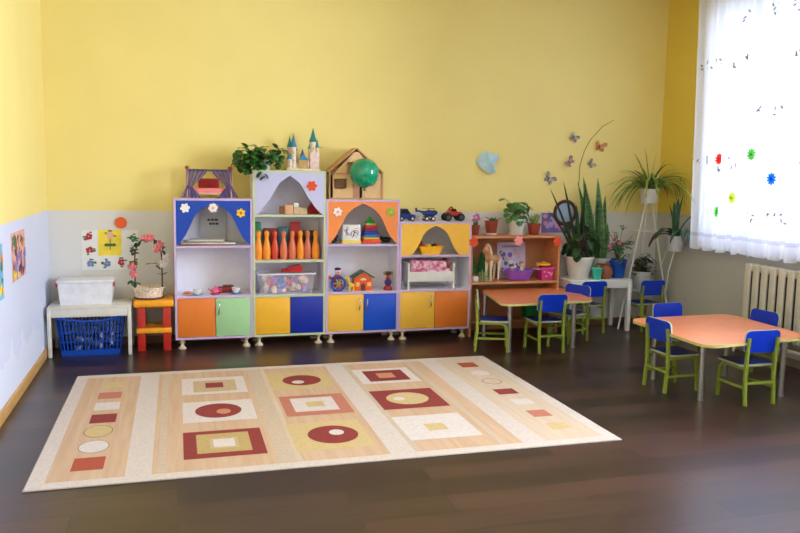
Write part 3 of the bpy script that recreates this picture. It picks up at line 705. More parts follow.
# toy castle (plain generic)
cw = mat('castle_cream', (226, 210, 190), .5, var=.12, scale=40); ct = mat('castle_teal', (18, 132, 132), .4); cb = mat('castle_blue', (50, 130, 170), .4); cg = mat('castle_gold', (196, 160, 90), .4); cp = mat('castle_pink', (222, 170, 160), .5)
t = thing('toy_castle', 'toy castle with cream towers and teal pointed roofs on the tallest cabinet', 'toy castle', (1.136, 7.08, 1.57))
G().b2(-.15, .15, -.06, .06, 0, .018, .004).obj('base', cw, t)
def tower(x, y, r, h, hr, m, mr):
    o = G().lathe([(r, .018), (r, h), (r * 1.15, h + .004), (r * 1.15, h + .012)], (x, y, 0), 14).obj('tower', m, t)
    G().lathe([(r * 1.3, h + .01), (r * .7, h + .01 + hr * .4), (0, h + .01 + hr)], (x, y, 0), 14).obj('tower_roof', mr, o)
    for z in (h * .45, h * .8): G().box((x, y - r, z), (r * .5, .006, r * .9), .002).obj('tower_window', cg, o)
tower(-.118, 0, .019, .20, .10, cp, ct); tower(-.085, -.015, .024, .20, .125, cw, cb); tower(-.125, -.035, .022, .09, .05, cw, cb); tower(-.06, .02, .015, .17, .07, cg, ct)
tower(.095, .0, .03, .25, .13, cw, ct); tower(.13, -.02, .016, .20, .08, cw, ct); tower(.065, .01, .014, .19, .05, cw, ct); tower(0.0, .0, .02, .12, .07, cb, mat('castle_grey', (90, 100, 120), .4))
g = G(); g.b2(.06, .145, -.045, .03, .018, .165, .004); g.obj('keep', mat('castle_flower', (228, 214, 206), .5, c2=(216, 176, 170), scale=60), t)
g = G(); g.b2(-.11, .06, -.01, .02, .018, .07, .003); g.obj('wall', cw, t)
g = G(); g.b2(-.04, .045, -.03, .0, .018, .095, .004); g.obj('gatehouse', cg, t)
G().prism([(-.045, .095), (.05, .095), (.0025, .15)], -.034, .004).obj('gate_roof', cb, t)
G().ell((.045, -.03, .06), (.012, .01, .04), 8).obj('gate_arch', cp, t)
g = G(); g.tube([(.148, -.02, .21), (.175, -.02, .215)], .003, 5); g.obj('flag', cg, t)

# wooden dollhouse
wd = mat('plywood', (226, 186, 132), .55, var=.06, scale=7, stretch=(3, 3, 20)); wdk = mat('plywood_edge', (196, 146, 98), .6)
t = thing('wooden_dollhouse', 'open plywood dollhouse with pitched roof behind the green balloon', 'dollhouse', (1.615, 7.09, 1.318))
G().b2(-.258, .258, -.11, .10, 0, .014, .002).obj('base', wdk, t)
g = G()
def fr(poly): g.prism(poly, -.10, -.09)
fr([(-.24, .014), (-.235 + .02, .014), (-.22, .225), (-.24, .225)])
g.b2(-.24, -.03, -.10, -.09, .014, .095); g.b2(-.24, -.205, -.10, -.09, .095, .185); g.b2(-.09, -.03, -.10, -.09, .095, .185); g.b2(-.24, .06, -.10, -.09, .185, .225)
g.b2(.06, .24, -.10, -.09, .014, .225)
g.obj('front_wall', wd, t)
g = G(); g.prism([(-.235, .235), (.235, .235), (.02, .45), (-.02, .45)], .075, .083); g.b2(-.235, .235, .075, .083, .014, .232); g.obj('back_wall', wd, t)
for s in (-1, 1): G().b2(s * .238 - .005, s * .238 + .005, -.09, .083, .014, .235).obj('side_wall', wd, t)
G().b2(-.25, .25, -.105, .09, .226, .238, .002).obj('upper_floor', wdk, t)
g = G(); g.prism([(-.2, .24), (-.085, .24), (-.085, .36)], -.10, -.09); g.prism([(-.085, .34), (.03, .34), (.09, .24), (.2, .24), (.02, .43), (-.02, .43), (-.085, .36)], -.10, -.09); g.obj('gable', wd, t)
for s in (-1, 1):
    a = math.atan2(.205, .25)
    g = G(); L_ = .335; g.box((s * .132, 0, .352), (L_, .215, .012), .002, (0, s * math.atan2(.225, .26), 0)); g.obj('roof_panel', wdk, t)
g = G()
for k in range(5): g.b2(-.08 + k * .03, -.074 + k * .03, -.108, -.102, .238, .29)
g.b2(-.085, .05, -.109, -.101, .288, .296); g.obj('balcony_rail', wdk, t)
g = G()
for x in (-.247, .247): g.b2(x - .007, x + .007, -.112, -.10, .0, .25)
g.obj('corner_post', wdk, t)
G().box((-.15, -.095, .14), (.10, .004, .075)).obj('window_pane', mat('window_brown', (120, 88, 60), .5), t)
G().box((0, -.085, .10), (.075, .004, .17)).obj('door_panel', mat('door_brown', (190, 140, 104), .5), t)

# balloon
t = thing('balloon', 'shiny green balloon leaning on the front of the wooden dollhouse', 'balloon', (1.655, 6.835, 1.415))
prof = [(0, 0), (.012, .006), (.05, .03)] + [(.133 * math.sin(PI * k / 16) * (1 - .05 * math.cos(PI * k / 16)), .14 - .135 * math.cos(PI * k / 16)) for k in range(3, 16)] + [(0, .275)]
G().lathe(prof, (0, 0, 0), 36).obj('balloon_skin', mat('balloon_green', (10, 148, 108), .14, var=.08, scale=6, spec=.7), t, ang=80)
G().lathe([(.014, -.016), (.006, -.004), (.007, .003), (.012, .006)], n=12).obj('knot', mat('balloon_knot', (4, 100, 66), .3), t)
G().tube([(0, 0, -.012), (.03, .06, -.05), (.06, .115, -.08)], .0012, 5).obj('string', wpaper, t)

# toy vehicles
tyre = mat('tyre', (24, 24, 28), .7); hub = mat('hub_grey', (190, 190, 196), .35)
def wheel(t, x, y, z, r, w, hm=hub):
    o = G().lathe([(r * .5, -w / 2), (r * .9, -w / 2), (r, -w * .3), (r, w * .3), (r * .9, w / 2), (r * .5, w / 2)], (x, y, z), 16, (PI / 2, 0, 0)).obj('wheel', tyre, t)
    G().lathe([(0, -w * .54), (r * .5, -w * .54), (r * .52, w * .54), (0, w * .54)], (x, y, z), 12, (PI / 2, 0, 0)).obj('hub', hm, o)
nb = mat('toy_blue', (24, 52, 130), .3); dk = mat('toy_glass', (20, 26, 40), .15)
t = thing('toy_car', 'dark blue toy car at the near end of the cabinet top', 'toy car', (2.115, 7.06, 1.115)); t['label'] = 'dark blue toy car on the lowest cabinet, next to the orange-arched one'
G().prism([(-.085, .022), (.085, .022), (.088, .055), (.05, .066), (-.06, .072), (-.09, .06)], -.04, .04).obj('body', nb, t)
G().prism([(-.06, .07), (.045, .064), (.015, .108), (-.045, .11)], -.034, .034).obj('cabin', dk, t)
G().b2(-.042, .014, -.033, .033, .108, .116, .003).obj('roof', nb, t)
for x in (-.052, .055):
    for y in (-.042, .042): wheel(t, x, y, .024, .024, .018)
t = thing('toy_helicopter', 'blue toy helicopter on wheeled trailer between the toy car and red truck', 'toy helicopter', (2.335, 7.06, 1.115))
G().ell((.02, 0, .072), (.075, .035, .032), 16).obj('fuselage', nb, t)
G().ell((.065, 0, .08), (.034, .03, .024), 12).obj('canopy', dk, t)
G().tube([(-.03, 0, .08), (-.11, 0, .098)], [.014, .006], 8).obj('tail_boom', nb, t)
G().prism([(-.122, .085), (-.1, .085), (-.112, .125), (-.126, .125)], -.004, .004).obj('tail_fin', nb, t)
g = G(); g.tube([(.01, 0, .1), (.01, 0, .116)], .005); g.obj('mast', dk, t)
G().box((.01, 0, .118), (.15, .012, .003), 0, (0, .04, .35)).obj('rotor_blade', dk, t); G().box((.01, 0, .1195), (.15, .012, .003), 0, (0, .04, 1.9)).obj('rotor_blade', dk, t)
G().b2(-.1, .115, -.03, .03, .028, .038, .003).obj('trailer_bed', hub, t)
for x in (-.02, .045):
    for y in (-.036, .036): wheel(t, x, y, .0235, .0235, .014, wpaper)
t = thing('toy_monster_truck', 'red toy monster truck with huge black tyres on the lowest cabinet', 'toy truck', (2.592, 7.06, 1.115))
G().prism([(-.07, .055), (.075, .055), (.08, .085), (.03, .092), (.015, .12), (-.035, .12), (-.05, .092), (-.072, .088)], -.036, .036).obj('body', mat('toy_red', (190, 44, 30), .3), t)
G().prism([(-.03, .093), (.024, .093), (.012, .116), (-.03, .116)], -.038, .038).obj('cab_glass', dk, t)
g = G(); g.b2(-.075, .075, -.02, .02, .04, .056, .004); g.tube([(-.04, 0, .12), (-.02, 0, .135), (.0, 0, .12)], .006); g.obj('chassis', black, t)
for x in (-.065, .065):
    for y in (-.046, .046): wheel(t, x, y, .038, .038, .036, mat('hub_dark', (70, 70, 76), .4))

# ------------------------------------------------------------------ things on the cabinet shelves
mg = [mat('magazine_white', (214, 206, 196), .5), mat('magazine_grey', (150, 140, 132), .5), mat('magazine_brown', (120, 84, 60), .5), mat('magazine_blue', (110, 120, 150), .5)]
for k, (x, w, d, m, a, lab) in enumerate(((.27, .46, .24, 2, .03, 'brown magazine lowest of the pile in the blue-arched niche'), (.30, .46, .22, 0, -.06, 'white magazine lying just above the brown one in blue-arched niche'), (.26, .34, .2, 1, .1, 'grey magazine third up in the pile behind blue arch'), (.28, .30, .2, 0, -.12, 'white magazine topmost of the pile behind blue arch'))):
    z = .907 + k * .0125
    o = tag(G().box((0, 0, .0055), (w, d, .011), .002).obj('magazine', mg[m], None, (x, 7.035, z)), lab, 'magazine', 'magazines in the blue-arched niche'); o.rotation_euler = (0, 0, a)
# card with dark writing leaning on the niche's back
g = G(); g.m(0).b2(-.115, .115, 0, .004, 0, .33)
for zz, words in ((.2, ((-.05, .022), (-.02, .026), (.012, .03))), (.165, ((-.035, .024), (-.006, .02), (.02, .026)))):
    for x, w in words: g.m(1).b2(x, x + w, -.0008, 0, zz, zz + .018)
g.m(2).b2(-.117, -.115, -.001, .004, 0, .33); g.b2(.115, .117, -.001, .004, 0, .33)
o = tag(g.obj('lettered_card', [mat('card_grey', (196, 198, 204), .6, var=.02), mat('ink', (60, 60, 70), .6), mat('card_edge', (140, 140, 150), .6)], None, (.345, 7.183, .9075)), 'pale grey card with two short dark lines in the blue-arched niche', 'card'); o.rotation_euler = (-.07, 0, 0)

def cup(loc, m1, m2, label):
    t = thing('toy_cup', label, 'toy cup', loc, 0, 'toy tea set on the shelf'); t.scale = (1.12, 1.12, 1.12)
    G().lathe([(0, 0), (.03, 0), (.05, .008), (.046, .01), (.026, .005), (0, .005)], n=20).obj('saucer', m2, t)
    G().lathe([(.016, .006), (.028, .018), (.036, .052), (.033, .052), (.025, .02), (0, .012)], n=18).obj('bowl', m1, t)
    G().tube([(.033, -.0, .045), (.05, 0, .042), (.05, 0, .026), (.03, 0, .02)], .0035, 6).obj('handle', m1, t)
lb = mat('saucer_blue', (150, 190, 220), .4)
t = thing('toy_plate', 'pink toy plate with small orange cakes on the tea set shelf', 'toy plate', (.112, 7.0, .4685), 0, 'toy tea set on the shelf')
G().lathe([(0, 0), (.035, 0), (.055, .012), (.05, .014), (.03, .006), (0, .006)], n=20).obj('plate', mat('plate_pink', (226, 170, 180), .4), t)
for x, y in ((-.02, 0), (.018, -.01), (0, .022)): G().ell((x, y, .018), (.018, .018, .012), 10).obj('cake', mat('cake', (216, 140, 90), .7), t)
cup((.192, 6.98, .4685), potwhite, lb, 'white toy cup on blue saucer between pink plate and pink teapot')
cup((.528, 6.99, .4685), potwhite, mat('saucer_deep', (90, 140, 210), .4), 'white toy cup on blue saucer beside the dark red box')
t = thing('toy_teapot', 'pink toy teapot on red saucer on the tea set shelf', 'toy teapot', (.345, 6.98, .4685), 0, 'toy tea set on the shelf')
G().lathe([(0, 0), (.03, 0), (.048, .008), (.044, .01), (0, .006)], n=20).obj('saucer', mat('saucer_red', (200, 60, 70), .4), t)
G().lathe([(.02, .008), (.036, .025), (.036, .042), (.02, .058), (0, .06)], n=18).obj('body', pinkp, t)
G().lathe([(.019, .057), (.01, .066), (.008, .074), (0, .08)], n=12).obj('lid', pinkp, t)
G().tube([(-.032, 0, .03), (-.05, 0, .042), (-.056, 0, .058)], [.008, .006, .005], 8).obj('spout', pinkp, t)
G().tube([(.033, 0, .05), (.052, 0, .05), (.053, 0, .03), (.034, 0, .024)], .004, 6).obj('handle', pinkp, t)
o = tag(G().m(0).b2(-.075, .075, -.045, .045, 0, .05, .006).m(1).b2(-.03, .06, -.03, .03, .05, .066, .004).obj('toy_box', [mat('box_maroon', (150, 40, 40), .5), mat('box_brown', (110, 50, 40), .5)], None, (.45, 7.09, .4685)), 'dark red toy box behind the tea set cups', 'toy box')

# tall cabinet
wb = mat('block_wood', (206, 178, 140), .6, var=.15, scale=30)
for (x, y, w, d, h, z, m, lab) in ((1.0, 7.02, .075, .06, .085, 1.1785, mat('block_peach', (214, 160, 120), .6), 'peach toy block standing in the lilac-arched niche'), (1.105, 7.03, .125, .07, .06, 1.1785, wb, 'pale wooden toy brick lying in the lilac-arched niche'), (.95, 7.06, .05, .05, .07, 1.1785, mat('block_brown', (176, 128, 84), .6), 'brown toy block at the outer end in lilac-arched niche'), (1.065, 7.02, .045, .045, .04, 1.2395, potwhite, 'white toy cube on the wooden brick in the lilac-arched niche')):
    tag(G().box((0, 0, h / 2), (w, d, h), .004).obj('toy_block', m, None, (x, y, z)), lab, 'toy block', 'toy blocks in the lilac-arched niche')
tag(G().prism([(-.075, 0), (.045, 0), (.045, .135), (.01, .14)], -.05, .05).obj('toy_tent', mat('cloth_red', (170, 30, 40), .8), None, (1.235, 7.08, 1.1785)), 'dark red sloping toy in the corner of the lilac-arched niche', 'toy')
PO, PS = mat('pin_orange', (240, 146, 34), .35), mat('pin_salmon', (214, 110, 74), .35); PR = mat('pin_red', (200, 66, 40), .35)
pinx = [.728, .80, .875, .952, 1.028, 1.105, 1.172, 1.242]
pm_ = [PO, PO, PR, PS, PS, PO, mat('pin_brown', (196, 106, 78), .35), PO]
names = ['orange bowling pin at the near end of the row, beside the cabinet side', 'second orange bowling pin, touching the end pin of the row', 'red-orange bowling pin between orange and salmon pins', 'salmon bowling pin just beside the red-orange one', 'salmon bowling pin next to the third orange pin', 'orange bowling pin between salmon and brownish pins', 'brownish pink bowling pin, second from the far end', 'orange bowling pin alone at the far end of the row']
def pinmesh(m, label, loc):
    o = G().lathe([(.026, 0), (.031, .006), (.035, .05), (.036, .085), (.03, .13), (.019, .175), (.0165, .195), (.02, .21), (.0235, .228), (.021, .247), (.012, .258), (0, .261)], n=20).obj('bowling_pin', m, None, loc, ang=60)
    return tag(o, label, 'bowling pin', 'bowling pins on the middle shelf')
names[0] = 'orange bowling pin at the end of the row nearest the blue-arched cabinet'; names[7] = 'orange bowling pin at the end of the row nearest the orange-arched cabinet'
for x, m, lab in zip(pinx, pm_, names): pinmesh(m, lab, (x, 6.99 + (.02 if m is PR or 'brownish' in lab else 0), .7725))
back = [(.73, 7.12, .07, .33, mat('toy_green', (24, 120, 70), .4), 'green toy box standing behind the first bowling pins'), (1.075, 7.12, .09, .33, mat('toy_dred', (176, 28, 36), .4), 'red toy box standing behind the middle bowling pins'), (.86, 7.14, .14, .27, mat('toy_maroon', (120, 40, 34), .6), 'maroon book standing behind the red-orange bowling pin'), (.965, 7.13, .09, .28, mat('toy_teal', (30, 110, 120), .5), 'teal book standing behind the salmon bowling pins'), (1.2, 7.14, .11, .25, mat('toy_dkgreen', (60, 74, 50), .6), 'dark green book standing behind the far bowling pins')]
for x, y, w, h, m, lab in back:
    tag(G().box((0, 0, h / 2), (w, .05, h), .004).obj('toy_box' if 'box' in lab else 'book', m, None, (x, y, .7725)), lab, 'toy box' if 'box' in lab else 'book')
cl = sheer_mat('clear_plastic', (240, 240, 252), .82, .4)
t = thing('clear_toy_tub', 'clear plastic tub full of small toys in the tallest cabinet', 'toy tub', (.972, 7.03, .4605))
g = G(); tray(g, .228, .10, .25, .115, .185, .003); g.obj('tub', cl, t)
g = G(); g.b2(-.262, .262, -.122, -.112, .178, .192, .004); g.b2(-.262, .262, .112, .122, .178, .192, .004); g.b2(-.262, -.25, -.112, .112, .178, .192, .003); g.b2(.25, .262, -.112, .112, .178, .192, .003); g.obj('rim', mat('tub_rim', (216, 214, 226), .3), t)
rnd = random.Random(8); tc_ = [mat('mix_%d' % i, c, .45) for i, c in enumerate(((236, 190, 150), (230, 120, 150), (250, 214, 190), (90, 140, 210), (236, 150, 100), (220, 80, 130), (240, 226, 200), (150, 120, 190)))]
g = G()
for k in range(90):
    x, y, z = rnd.uniform(-.185, .185), rnd.uniform(-.075, .075), .028 + rnd.random() ** 1.3 * .12
    r = rnd.uniform(.022, .036); g.m(rnd.randrange(8))
    if k % 2: g.ell((x, y, z), (r * 1.2, r, r * .8), 8, (rnd.random(), rnd.random() * 3, 0))
    else: g.box((x, y, z), (r * 2, r * 1.4, r), .004, (rnd.random() * 3, rnd.random() * 3, rnd.random() * 3))
o = g.obj('small_toys', tc_, None, (.972, 7.03, .462)); o['kind'] = 'stuff'; tag(o, 'pastel heap of small toys inside the clear plastic tub', 'small toys')
t = thing('toy_plane', 'red toy lying on top of the clear tub of toys', 'toy', (1.03, 7.03, .655))
G().prism([(-.095, .0), (.09, .0), (.1, .03), (.07, .065), (.0, .05), (-.03, .035), (-.095, .02)], -.03, .03).obj('body', red, t)
G().box((.0, 0, .02), (.07, .19, .014), .004).obj('wing', red, t)

# orange-arched cabinet
t = thing('letter_cube', 'white and yellow cube printed with coloured scribbles beside the stacking rings', 'toy cube', (1.575, 7.05, .9105))
G().box((0, 0, .09), (.17, .15, .17), .005).obj('cube', mat('cube_white', (226, 226, 220), .5, var=.02), t)
G().b2(-.087, .087, -.077, .077, 0, .035, .003).obj('yellow_band', mat('cube_yellow', (236, 210, 110), .5), t)
g = G(); rnd = random.Random(14)
for k in range(26):
    x, z = rnd.uniform(-.06, .06), rnd.uniform(.06, .145); a = rnd.random() * 3; g.m(k % 4)
    g.box((x, -.0758, z), (.03, .001, .006), 0, (0, a, 0))
g.obj('print', [pm[7], pm[5], mat('print_magenta', (190, 60, 130), .6), pm[3]], t)
t = thing('stacking_tower', 'rainbow stacking tower with green top in the orange-arched niche', 'stacking toy', (1.766, 7.05, .9105))
for (z, h, w, c) in ((0, .036, .168, (226, 74, 30)), (.036, .02, .15, (240, 180, 40)), (.056, .026, .142, (30, 120, 190)), (.082, .028, .134, (30, 60, 160)), (.11, .028, .122, (120, 40, 90)), (.138, .028, .112, (190, 34, 40)), (.166, .018, .1, (220, 210, 120))):
    G().box((0, 0, z + h / 2), (w, w, h - .001), .006).obj('ring', mat('ring_%d_%d' % (c[0], c[1]), c, .35), t)
G().lathe([(.05, .184), (.045, .2), (.025, .215), (.012, .235), (.014, .245), (0, .25)], n=18).obj('top_cap', mat('ring_green', (40, 170, 60), .35), t)
t = thing('toy_figure', 'black toy animal in the corner beside the lettered cube', 'toy', (1.415, 7.06, .9105))
G().ell((0, 0, .028), (.042, .03, .028), 12).obj('body', black, t); G().ell((.028, -.008, .062), (.02, .018, .02), 10).obj('head', mat('toy_slate', (60, 70, 110), .4), t)
for s in (-1, 1): G().lathe([(.006, .075), (.003, .092), (0, .094)], (.028 + s * .01, -.006, 0), 8).obj('ear', black, t)
t = thing('toy_figure', 'black toy dog lying beside the stacking tower', 'toy', (1.925, 7.06, .9105)); t.scale = (.8, .8, .8)
G().ell((0, 0, .034), (.062, .035, .034), 14).obj('body', black, t); G().ell((-.055, -.01, .055), (.026, .024, .025), 10).obj('head', black, t)
G().tube([(.055, 0, .04), (.078, 0, .07)], [.008, .005]).obj('tail', black, t)

t = thing('clown_toy', 'toy clown holding a blue wheel on the shelf with the toy house', 'toy', (1.452, 7.0, .4685))
tg = G(); tn = 24
ring_pts = [(.062 * math.cos(2 * PI * k / tn), -.035, .075 + .062 * math.sin(2 * PI * k / tn)) for k in range(tn + 1)]
G().tube(ring_pts, .012, 8).obj('wheel_ring', mat('wheel_blue', (40, 60, 150), .4), t)
g = G()
for k in range(3):
    a = k * PI / 3; g.tube([(.055 * math.cos(a), -.035, .075 + .055 * math.sin(a)), (-.055 * math.cos(a), -.035, .075 - .055 * math.sin(a))], .005, 6)
g.obj('spoke', mat('spoke_green', (110, 180, 110), .4), t)
G().lathe([(.04, 0.02), (.05, .05), (.042, .11), (.025, .15), (0, .155)], (0, .01, 0), 16).obj('body', mat('clown_red', (190, 40, 60), .5), t)
G().ell((0, 0, .18), .03, 14).obj('head', mat('clown_skin', (236, 200, 180), .5), t)
G().ell((0, .0, .205), (.032, .03, .016), 12).obj('hat', mat('clown_hat', (40, 40, 90), .5), t); G().ell((0, -.03, .18), .007, 8).obj('nose', red, t)
for s in (-1, 1):
    G().tube([(s * .03, 0, .13), (s * .065, -.02, .12), (s * .085, -.03, .14 if s < 0 else .11)], [.012, .01, .012], 8).obj('arm', red if s < 0 else mat('clown_yellow', (236, 190, 60), .5), t)
    G().ell((s * .025, -.02, .012), (.02, .03, .012), 10).obj('shoe', mat('shoe_blue', (50, 60, 110), .5), t)
t = thing('toy_giraffe', 'small yellow toy giraffe between the clown and toy house', 'toy', (1.567, 6.97, .4685))
ygir = mat('giraffe_yellow', (240, 200, 70), .45)
G().ell((.01, 0, .055), (.028, .018, .02), 12).obj('body', ygir, t)
g = G(); g.tube([(-.008, 0, .06), (-.02, 0, .12)], [.012, .008]); g.obj('neck', ygir, t)
G().ell((-.03, 0, .128), (.018, .011, .011), 10).obj('head', ygir, t)
for s in (-1, 1):
    for x in (-.008, .028): G().tube([(x, s * .01, .05), (x, s * .01, 0)], .006).obj('leg', ygir, t)
t = thing('toy_house', 'orange toy house with green roof on the shelf', 'toy house', (1.69, 7.03, .4685))
ho = mat('house_orange', (230, 96, 34), .4)
G().prism([(-.085, 0), (.085, 0), (.085, .12), (0, .17), (-.085, .12)], -.05, .05).obj('wall', ho, t)
hgm = mat('house_green', (34, 90, 70), .4)
for s in (-1, 1):
    G().box((s * .052, -.004, .153), (.13, .13, .014), .005, (0, s * .54, 0)).obj('roof_panel', hgm, t)
G().prism([(-.02, .0), (.02, .0), (.02, .055), (0, .07), (-.02, .055)], -.056, -.05).obj('door', mat('house_dark', (90, 50, 40), .5), t)
for x in (-.055, .055):
    o = G().box((x, -.053, .06), (.036, .006, .036), .002).obj('window', mat('house_peach', (244, 190, 120), .4), t)
G().ell((0, -.056, .105), (.03, .008, .012), 10).obj('sign', mat('house_cream', (236, 214, 190), .4), t)
t = thing('toy_totem', 'small stacked figure toy with red base at the shelf end', 'toy', (1.935, 7.0, .4685))
G().lathe([(.04, 0), (.044, .012), (.03, .04), (0, .042)], n=16).obj('base', mat('totem_red', (160, 40, 50), .45), t)
G().ell((0, 0, .072), .034, 14).obj('belly', mat('totem_violet', (60, 50, 120), .45), t)
G().lathe([(.02, .1), (.024, .112), (.012, .125), (.01, .14)], n=14).obj('neck', red, t)
G().ell((0, 0, .157), (.042, .028, .02), 14).obj('head', mat('totem_brown', (80, 60, 50), .5), t)
for s in (-1, 1): G().ell((s * .036, -.01, .16), (.013, .013, .016), 8).obj('ear', mat('totem_gold', (176, 140, 60), .5), t)

# yellow-arched cabinet
t = thing('fruit_basket', 'yellow plastic basket of toy fruit in the yellow-arched niche', 'toy basket', (2.345, 7.03, .8025))
g = G(); tray(g, .085, .06, .12, .085, .075, .004); g.b2(-.125, .125, -.09, -.084, .068, .078, .002); g.b2(-.125, .125, .084, .09, .068, .078, .002); g.obj('basket', mat('basket_yellow', (246, 186, 30), .4), t)
for x, y, z, r, c, nm, lab in ((-.075, -.01, .075, .033, (190, 50, 30), 'toy_apple', 'red toy apple in the yellow fruit basket'), (-.015, -.02, .074, .03, (236, 200, 50), 'toy_lemon', 'yellow toy lemon in the yellow fruit basket'), (.05, -.01, .072, .032, (84, 40, 30), 'toy_plum', 'dark brown toy fruit in the yellow fruit basket'), (.09, .02, .078, .026, (230, 120, 40), 'toy_orange', 'orange toy fruit in the yellow fruit basket'), (-.085, .015, .11, .024, (150, 60, 30), 'toy_pear', 'small brown-red toy fruit heaped highest in the fruit basket')):
    m = mat('fruit_%s' % nm, c, .4)
    o = tag(G().lathe([(r * math.sin(PI * k / 12), -r * math.cos(PI * k / 12) * (.92 if k < 6 else .88)) for k in range(13)], n=16).obj(nm, m, None, (2.345 + x, 7.03 + y, .8025 + z), ang=70), lab, 'toy fruit', 'toy fruit in the yellow basket')
    G().tube([(0, 0, r * .8), (.003, 0, r * 1.15)], .002, 5).obj('fruit_stalk', mat('twig', (90, 70, 50), .8), o)
t = thing('doll_bed', 'white wooden doll bed with pink floral bedding in the lowest cabinet', 'doll bed', (2.343, 7.03, .4755))
for s in (-1, 1):
    g = G(); p = rquad([(-.105, .0), (.105, 0), (.105, .27 if s > 0 else .25), (-.105, .27 if s > 0 else .25)], .04, 5)
    p = [(-.105, 0), (-.085, 0), (-.085, .06), (.085, .06), (.085, 0), (.105, 0)] + rquad([(.105, .25), (-.105, .25), (-.105, .1), (.105, .1)], .04, 5)[:12]
    g.prism(p, s * .225 - .008, s * .225 + .008, 'x'); g.obj('end_board', potwhite, t)
for s in (-1, 1): G().b2(-.217, .217, s * .095 - .006, s * .095 + .006, .07, .165, .003).obj('side_board', potwhite, t)
G().b2(-.215, .215, -.087, .087, .08, .1).obj('bed_slat', potwhite, t)
flo = mat('floral_cloth', (240, 214, 226), .85, c2=(204, 70, 124), scale=30)
G().box((0, 0, .15), (.425, .165, .09), .03, seg=3).obj('mattress', flo, t)
G().box((-.02, -.01, .22), (.37, .16, .10), .035, (0, .03, .03), 3).obj('blanket', flo, t)
G().box((.172, .0, .24), (.08, .14, .07), .025, (0, -.5, 0), 3).obj('pillow', mat('pillow_brown', (120, 70, 60), .85, c2=(190, 100, 120), scale=20), t)

# ------------------------------------------------------------------ shelf unit niche
t = thing('toy_horse', 'brown and cream toy horse standing in the shelf unit', 'toy horse', (3.01, 7.04, .531)); t.rotation_euler = (0, 0, -.95)
hb = mat('horse_tan', (176, 110, 62), .6, c2=(216, 190, 150), scale=9); hc = mat('horse_cream', (230, 216, 190), .7)
g = G(); g.tube([(0, .10, .2), (0, .07, .215), (0, 0, .205), (0, -.06, .215), (0, -.085, .235)], [.02, .045, .042, .045, .03], 14); g.obj('body', hb, t)
g = G(); g.tube([(0, -.07, .225), (0, -.10, .28), (0, -.115, .325)], [.04, .028, .024], 12); g.tube([(0, -.10, .335), (0, -.135, .315), (0, -.165, .285)], [.026, .023, .015], 12); g.obj('head', hb, t)
for s in (-1, 1):
    G().lathe([(.008, .345), (.005, .362), (0, .37)], (s * .013, -.108, 0), 8).obj('ear', hb, t)
    G().tube([(s * .025, -.065, .2), (s * .026, -.068, .1), (s * .026, -.066, .015), (s * .026, -.072, 0)], [.02, .011, .009, .013], 8).obj('leg', hc, t)
    G().tube([(s * .025, .075, .2), (s * .026, .085, .11), (s * .026, .075, .015), (s * .026, .07, 0)], [.024, .012, .009, .013], 8).obj('leg', hc, t)
g = G(); g.tube([(0, -.095, .362), (0, -.07, .33), (.012, -.055, .27), (.02, -.05, .22)], [.01, .02, .018, .006], 8); g.obj('mane', hc, t)
g = G(); g.tube([(0, .10, .22), (0, .135, .2), (0, .14, .1)], [.01, .018, .006], 8); g.obj('tail', hc, t)
gp = mat('toy_tree_green', (22, 104, 52), .5)
for x, y, h, lab in ((2.825, 7.1, .25, 'green toy tree nearest the yellow cabinet in the shelf unit'), (2.935, 7.14, .29, 'taller green toy tree behind the horse in the shelf unit')):
    t = thing('toy_tree', lab, 'toy tree', (x, y, .531), 0, 'toy trees in the shelf unit')
    G().tube([(0, 0, 0), (0, 0, h * .35)], .011).obj('trunk', mat('toy_trunk', (110, 80, 60), .6), t)
    g = G()
    for k in range(3): g.lathe([(0, h * (.24 + .2 * k)), (.055 - .011 * k, h * (.25 + .2 * k)), (.02 - .004 * k, h * (.5 + .2 * k)), (0, h * (.55 + .2 * k))], n=12)
    g.obj('crown', gp, t)
t = thing('toy_fence', 'pale green toy fence piece in front of the toy trees', 'toy fence', (2.92, 7.0, .531))
g = G()
for k in range(5): g.b2(-.06 + k * .026, -.05 + k * .026, -.004, .004, 0, .09 + .02 * (k % 2))
g.obj('picket', mat('fence_green', (130, 170, 110), .6), t); G().b2(-.062, .066, .004, .008, .035, .048).obj('rail', mat('fence_green2', (110, 150, 96), .6), t)
tag(G().box((0, 0, .026), (.06, .05, .052), .012, seg=3).obj('toy_block', potwhite, None, (2.808, 6.985, .531)), 'small white toy block on the shelf unit beside the yellow cabinet', 'toy block')
t = thing('picture_card', 'white and purple picture card standing behind the purple basin', 'card', (3.28, 7.172, .531)); t.rotation_euler = (-.1, 0, 0)
G().b2(-.155, .155, 0, .004, 0, .36).obj('card', mat('card_lilac', (196, 190, 222), .6), t)
g = G(); rnd = random.Random(6)
for k in range(30):
    x, z = rnd.uniform(-.12, .12), rnd.uniform(.05, .28); g.m(rnd.randrange(4)); g.prism(circ(x, z, rnd.uniform(.012, .03), 7), -.001 - k * .00003, 0)
for k in range(9): g.m(0); g.b2(-.1 + k * .022, -.086 + k * .022, -.001, 0, .31, .328)
g.obj('print', [mat('card_violet', (110, 90, 170), .6), mat('card_white', (226, 226, 232), .6), mat('card_slate', (80, 90, 130), .6), mat('card_rose', (200, 170, 190), .6)], t)
pu = mat('basin_purple', (150, 90, 206), .35)
t = thing('toy_basin', 'purple oval plastic basin on the shelf unit', 'basin', (3.29, 7.03, .531)); t.rotation_euler = (0, 0, -.10)
G().lathe([(0, 0), (.075, 0), (.082, .004), (.115, .09), (.13, .098), (.128, .104), (.11, .1), (.078, .01), (0, .008)], n=28, sx=1.3, sy=.82).obj('bowl', pu, t)
g = G(); g.box((.19, 0, .107), (.08, .05, .01), .004, (0, .12, 0)); g.obj('handle', mat('basin_pale', (196, 160, 222), .35), t)
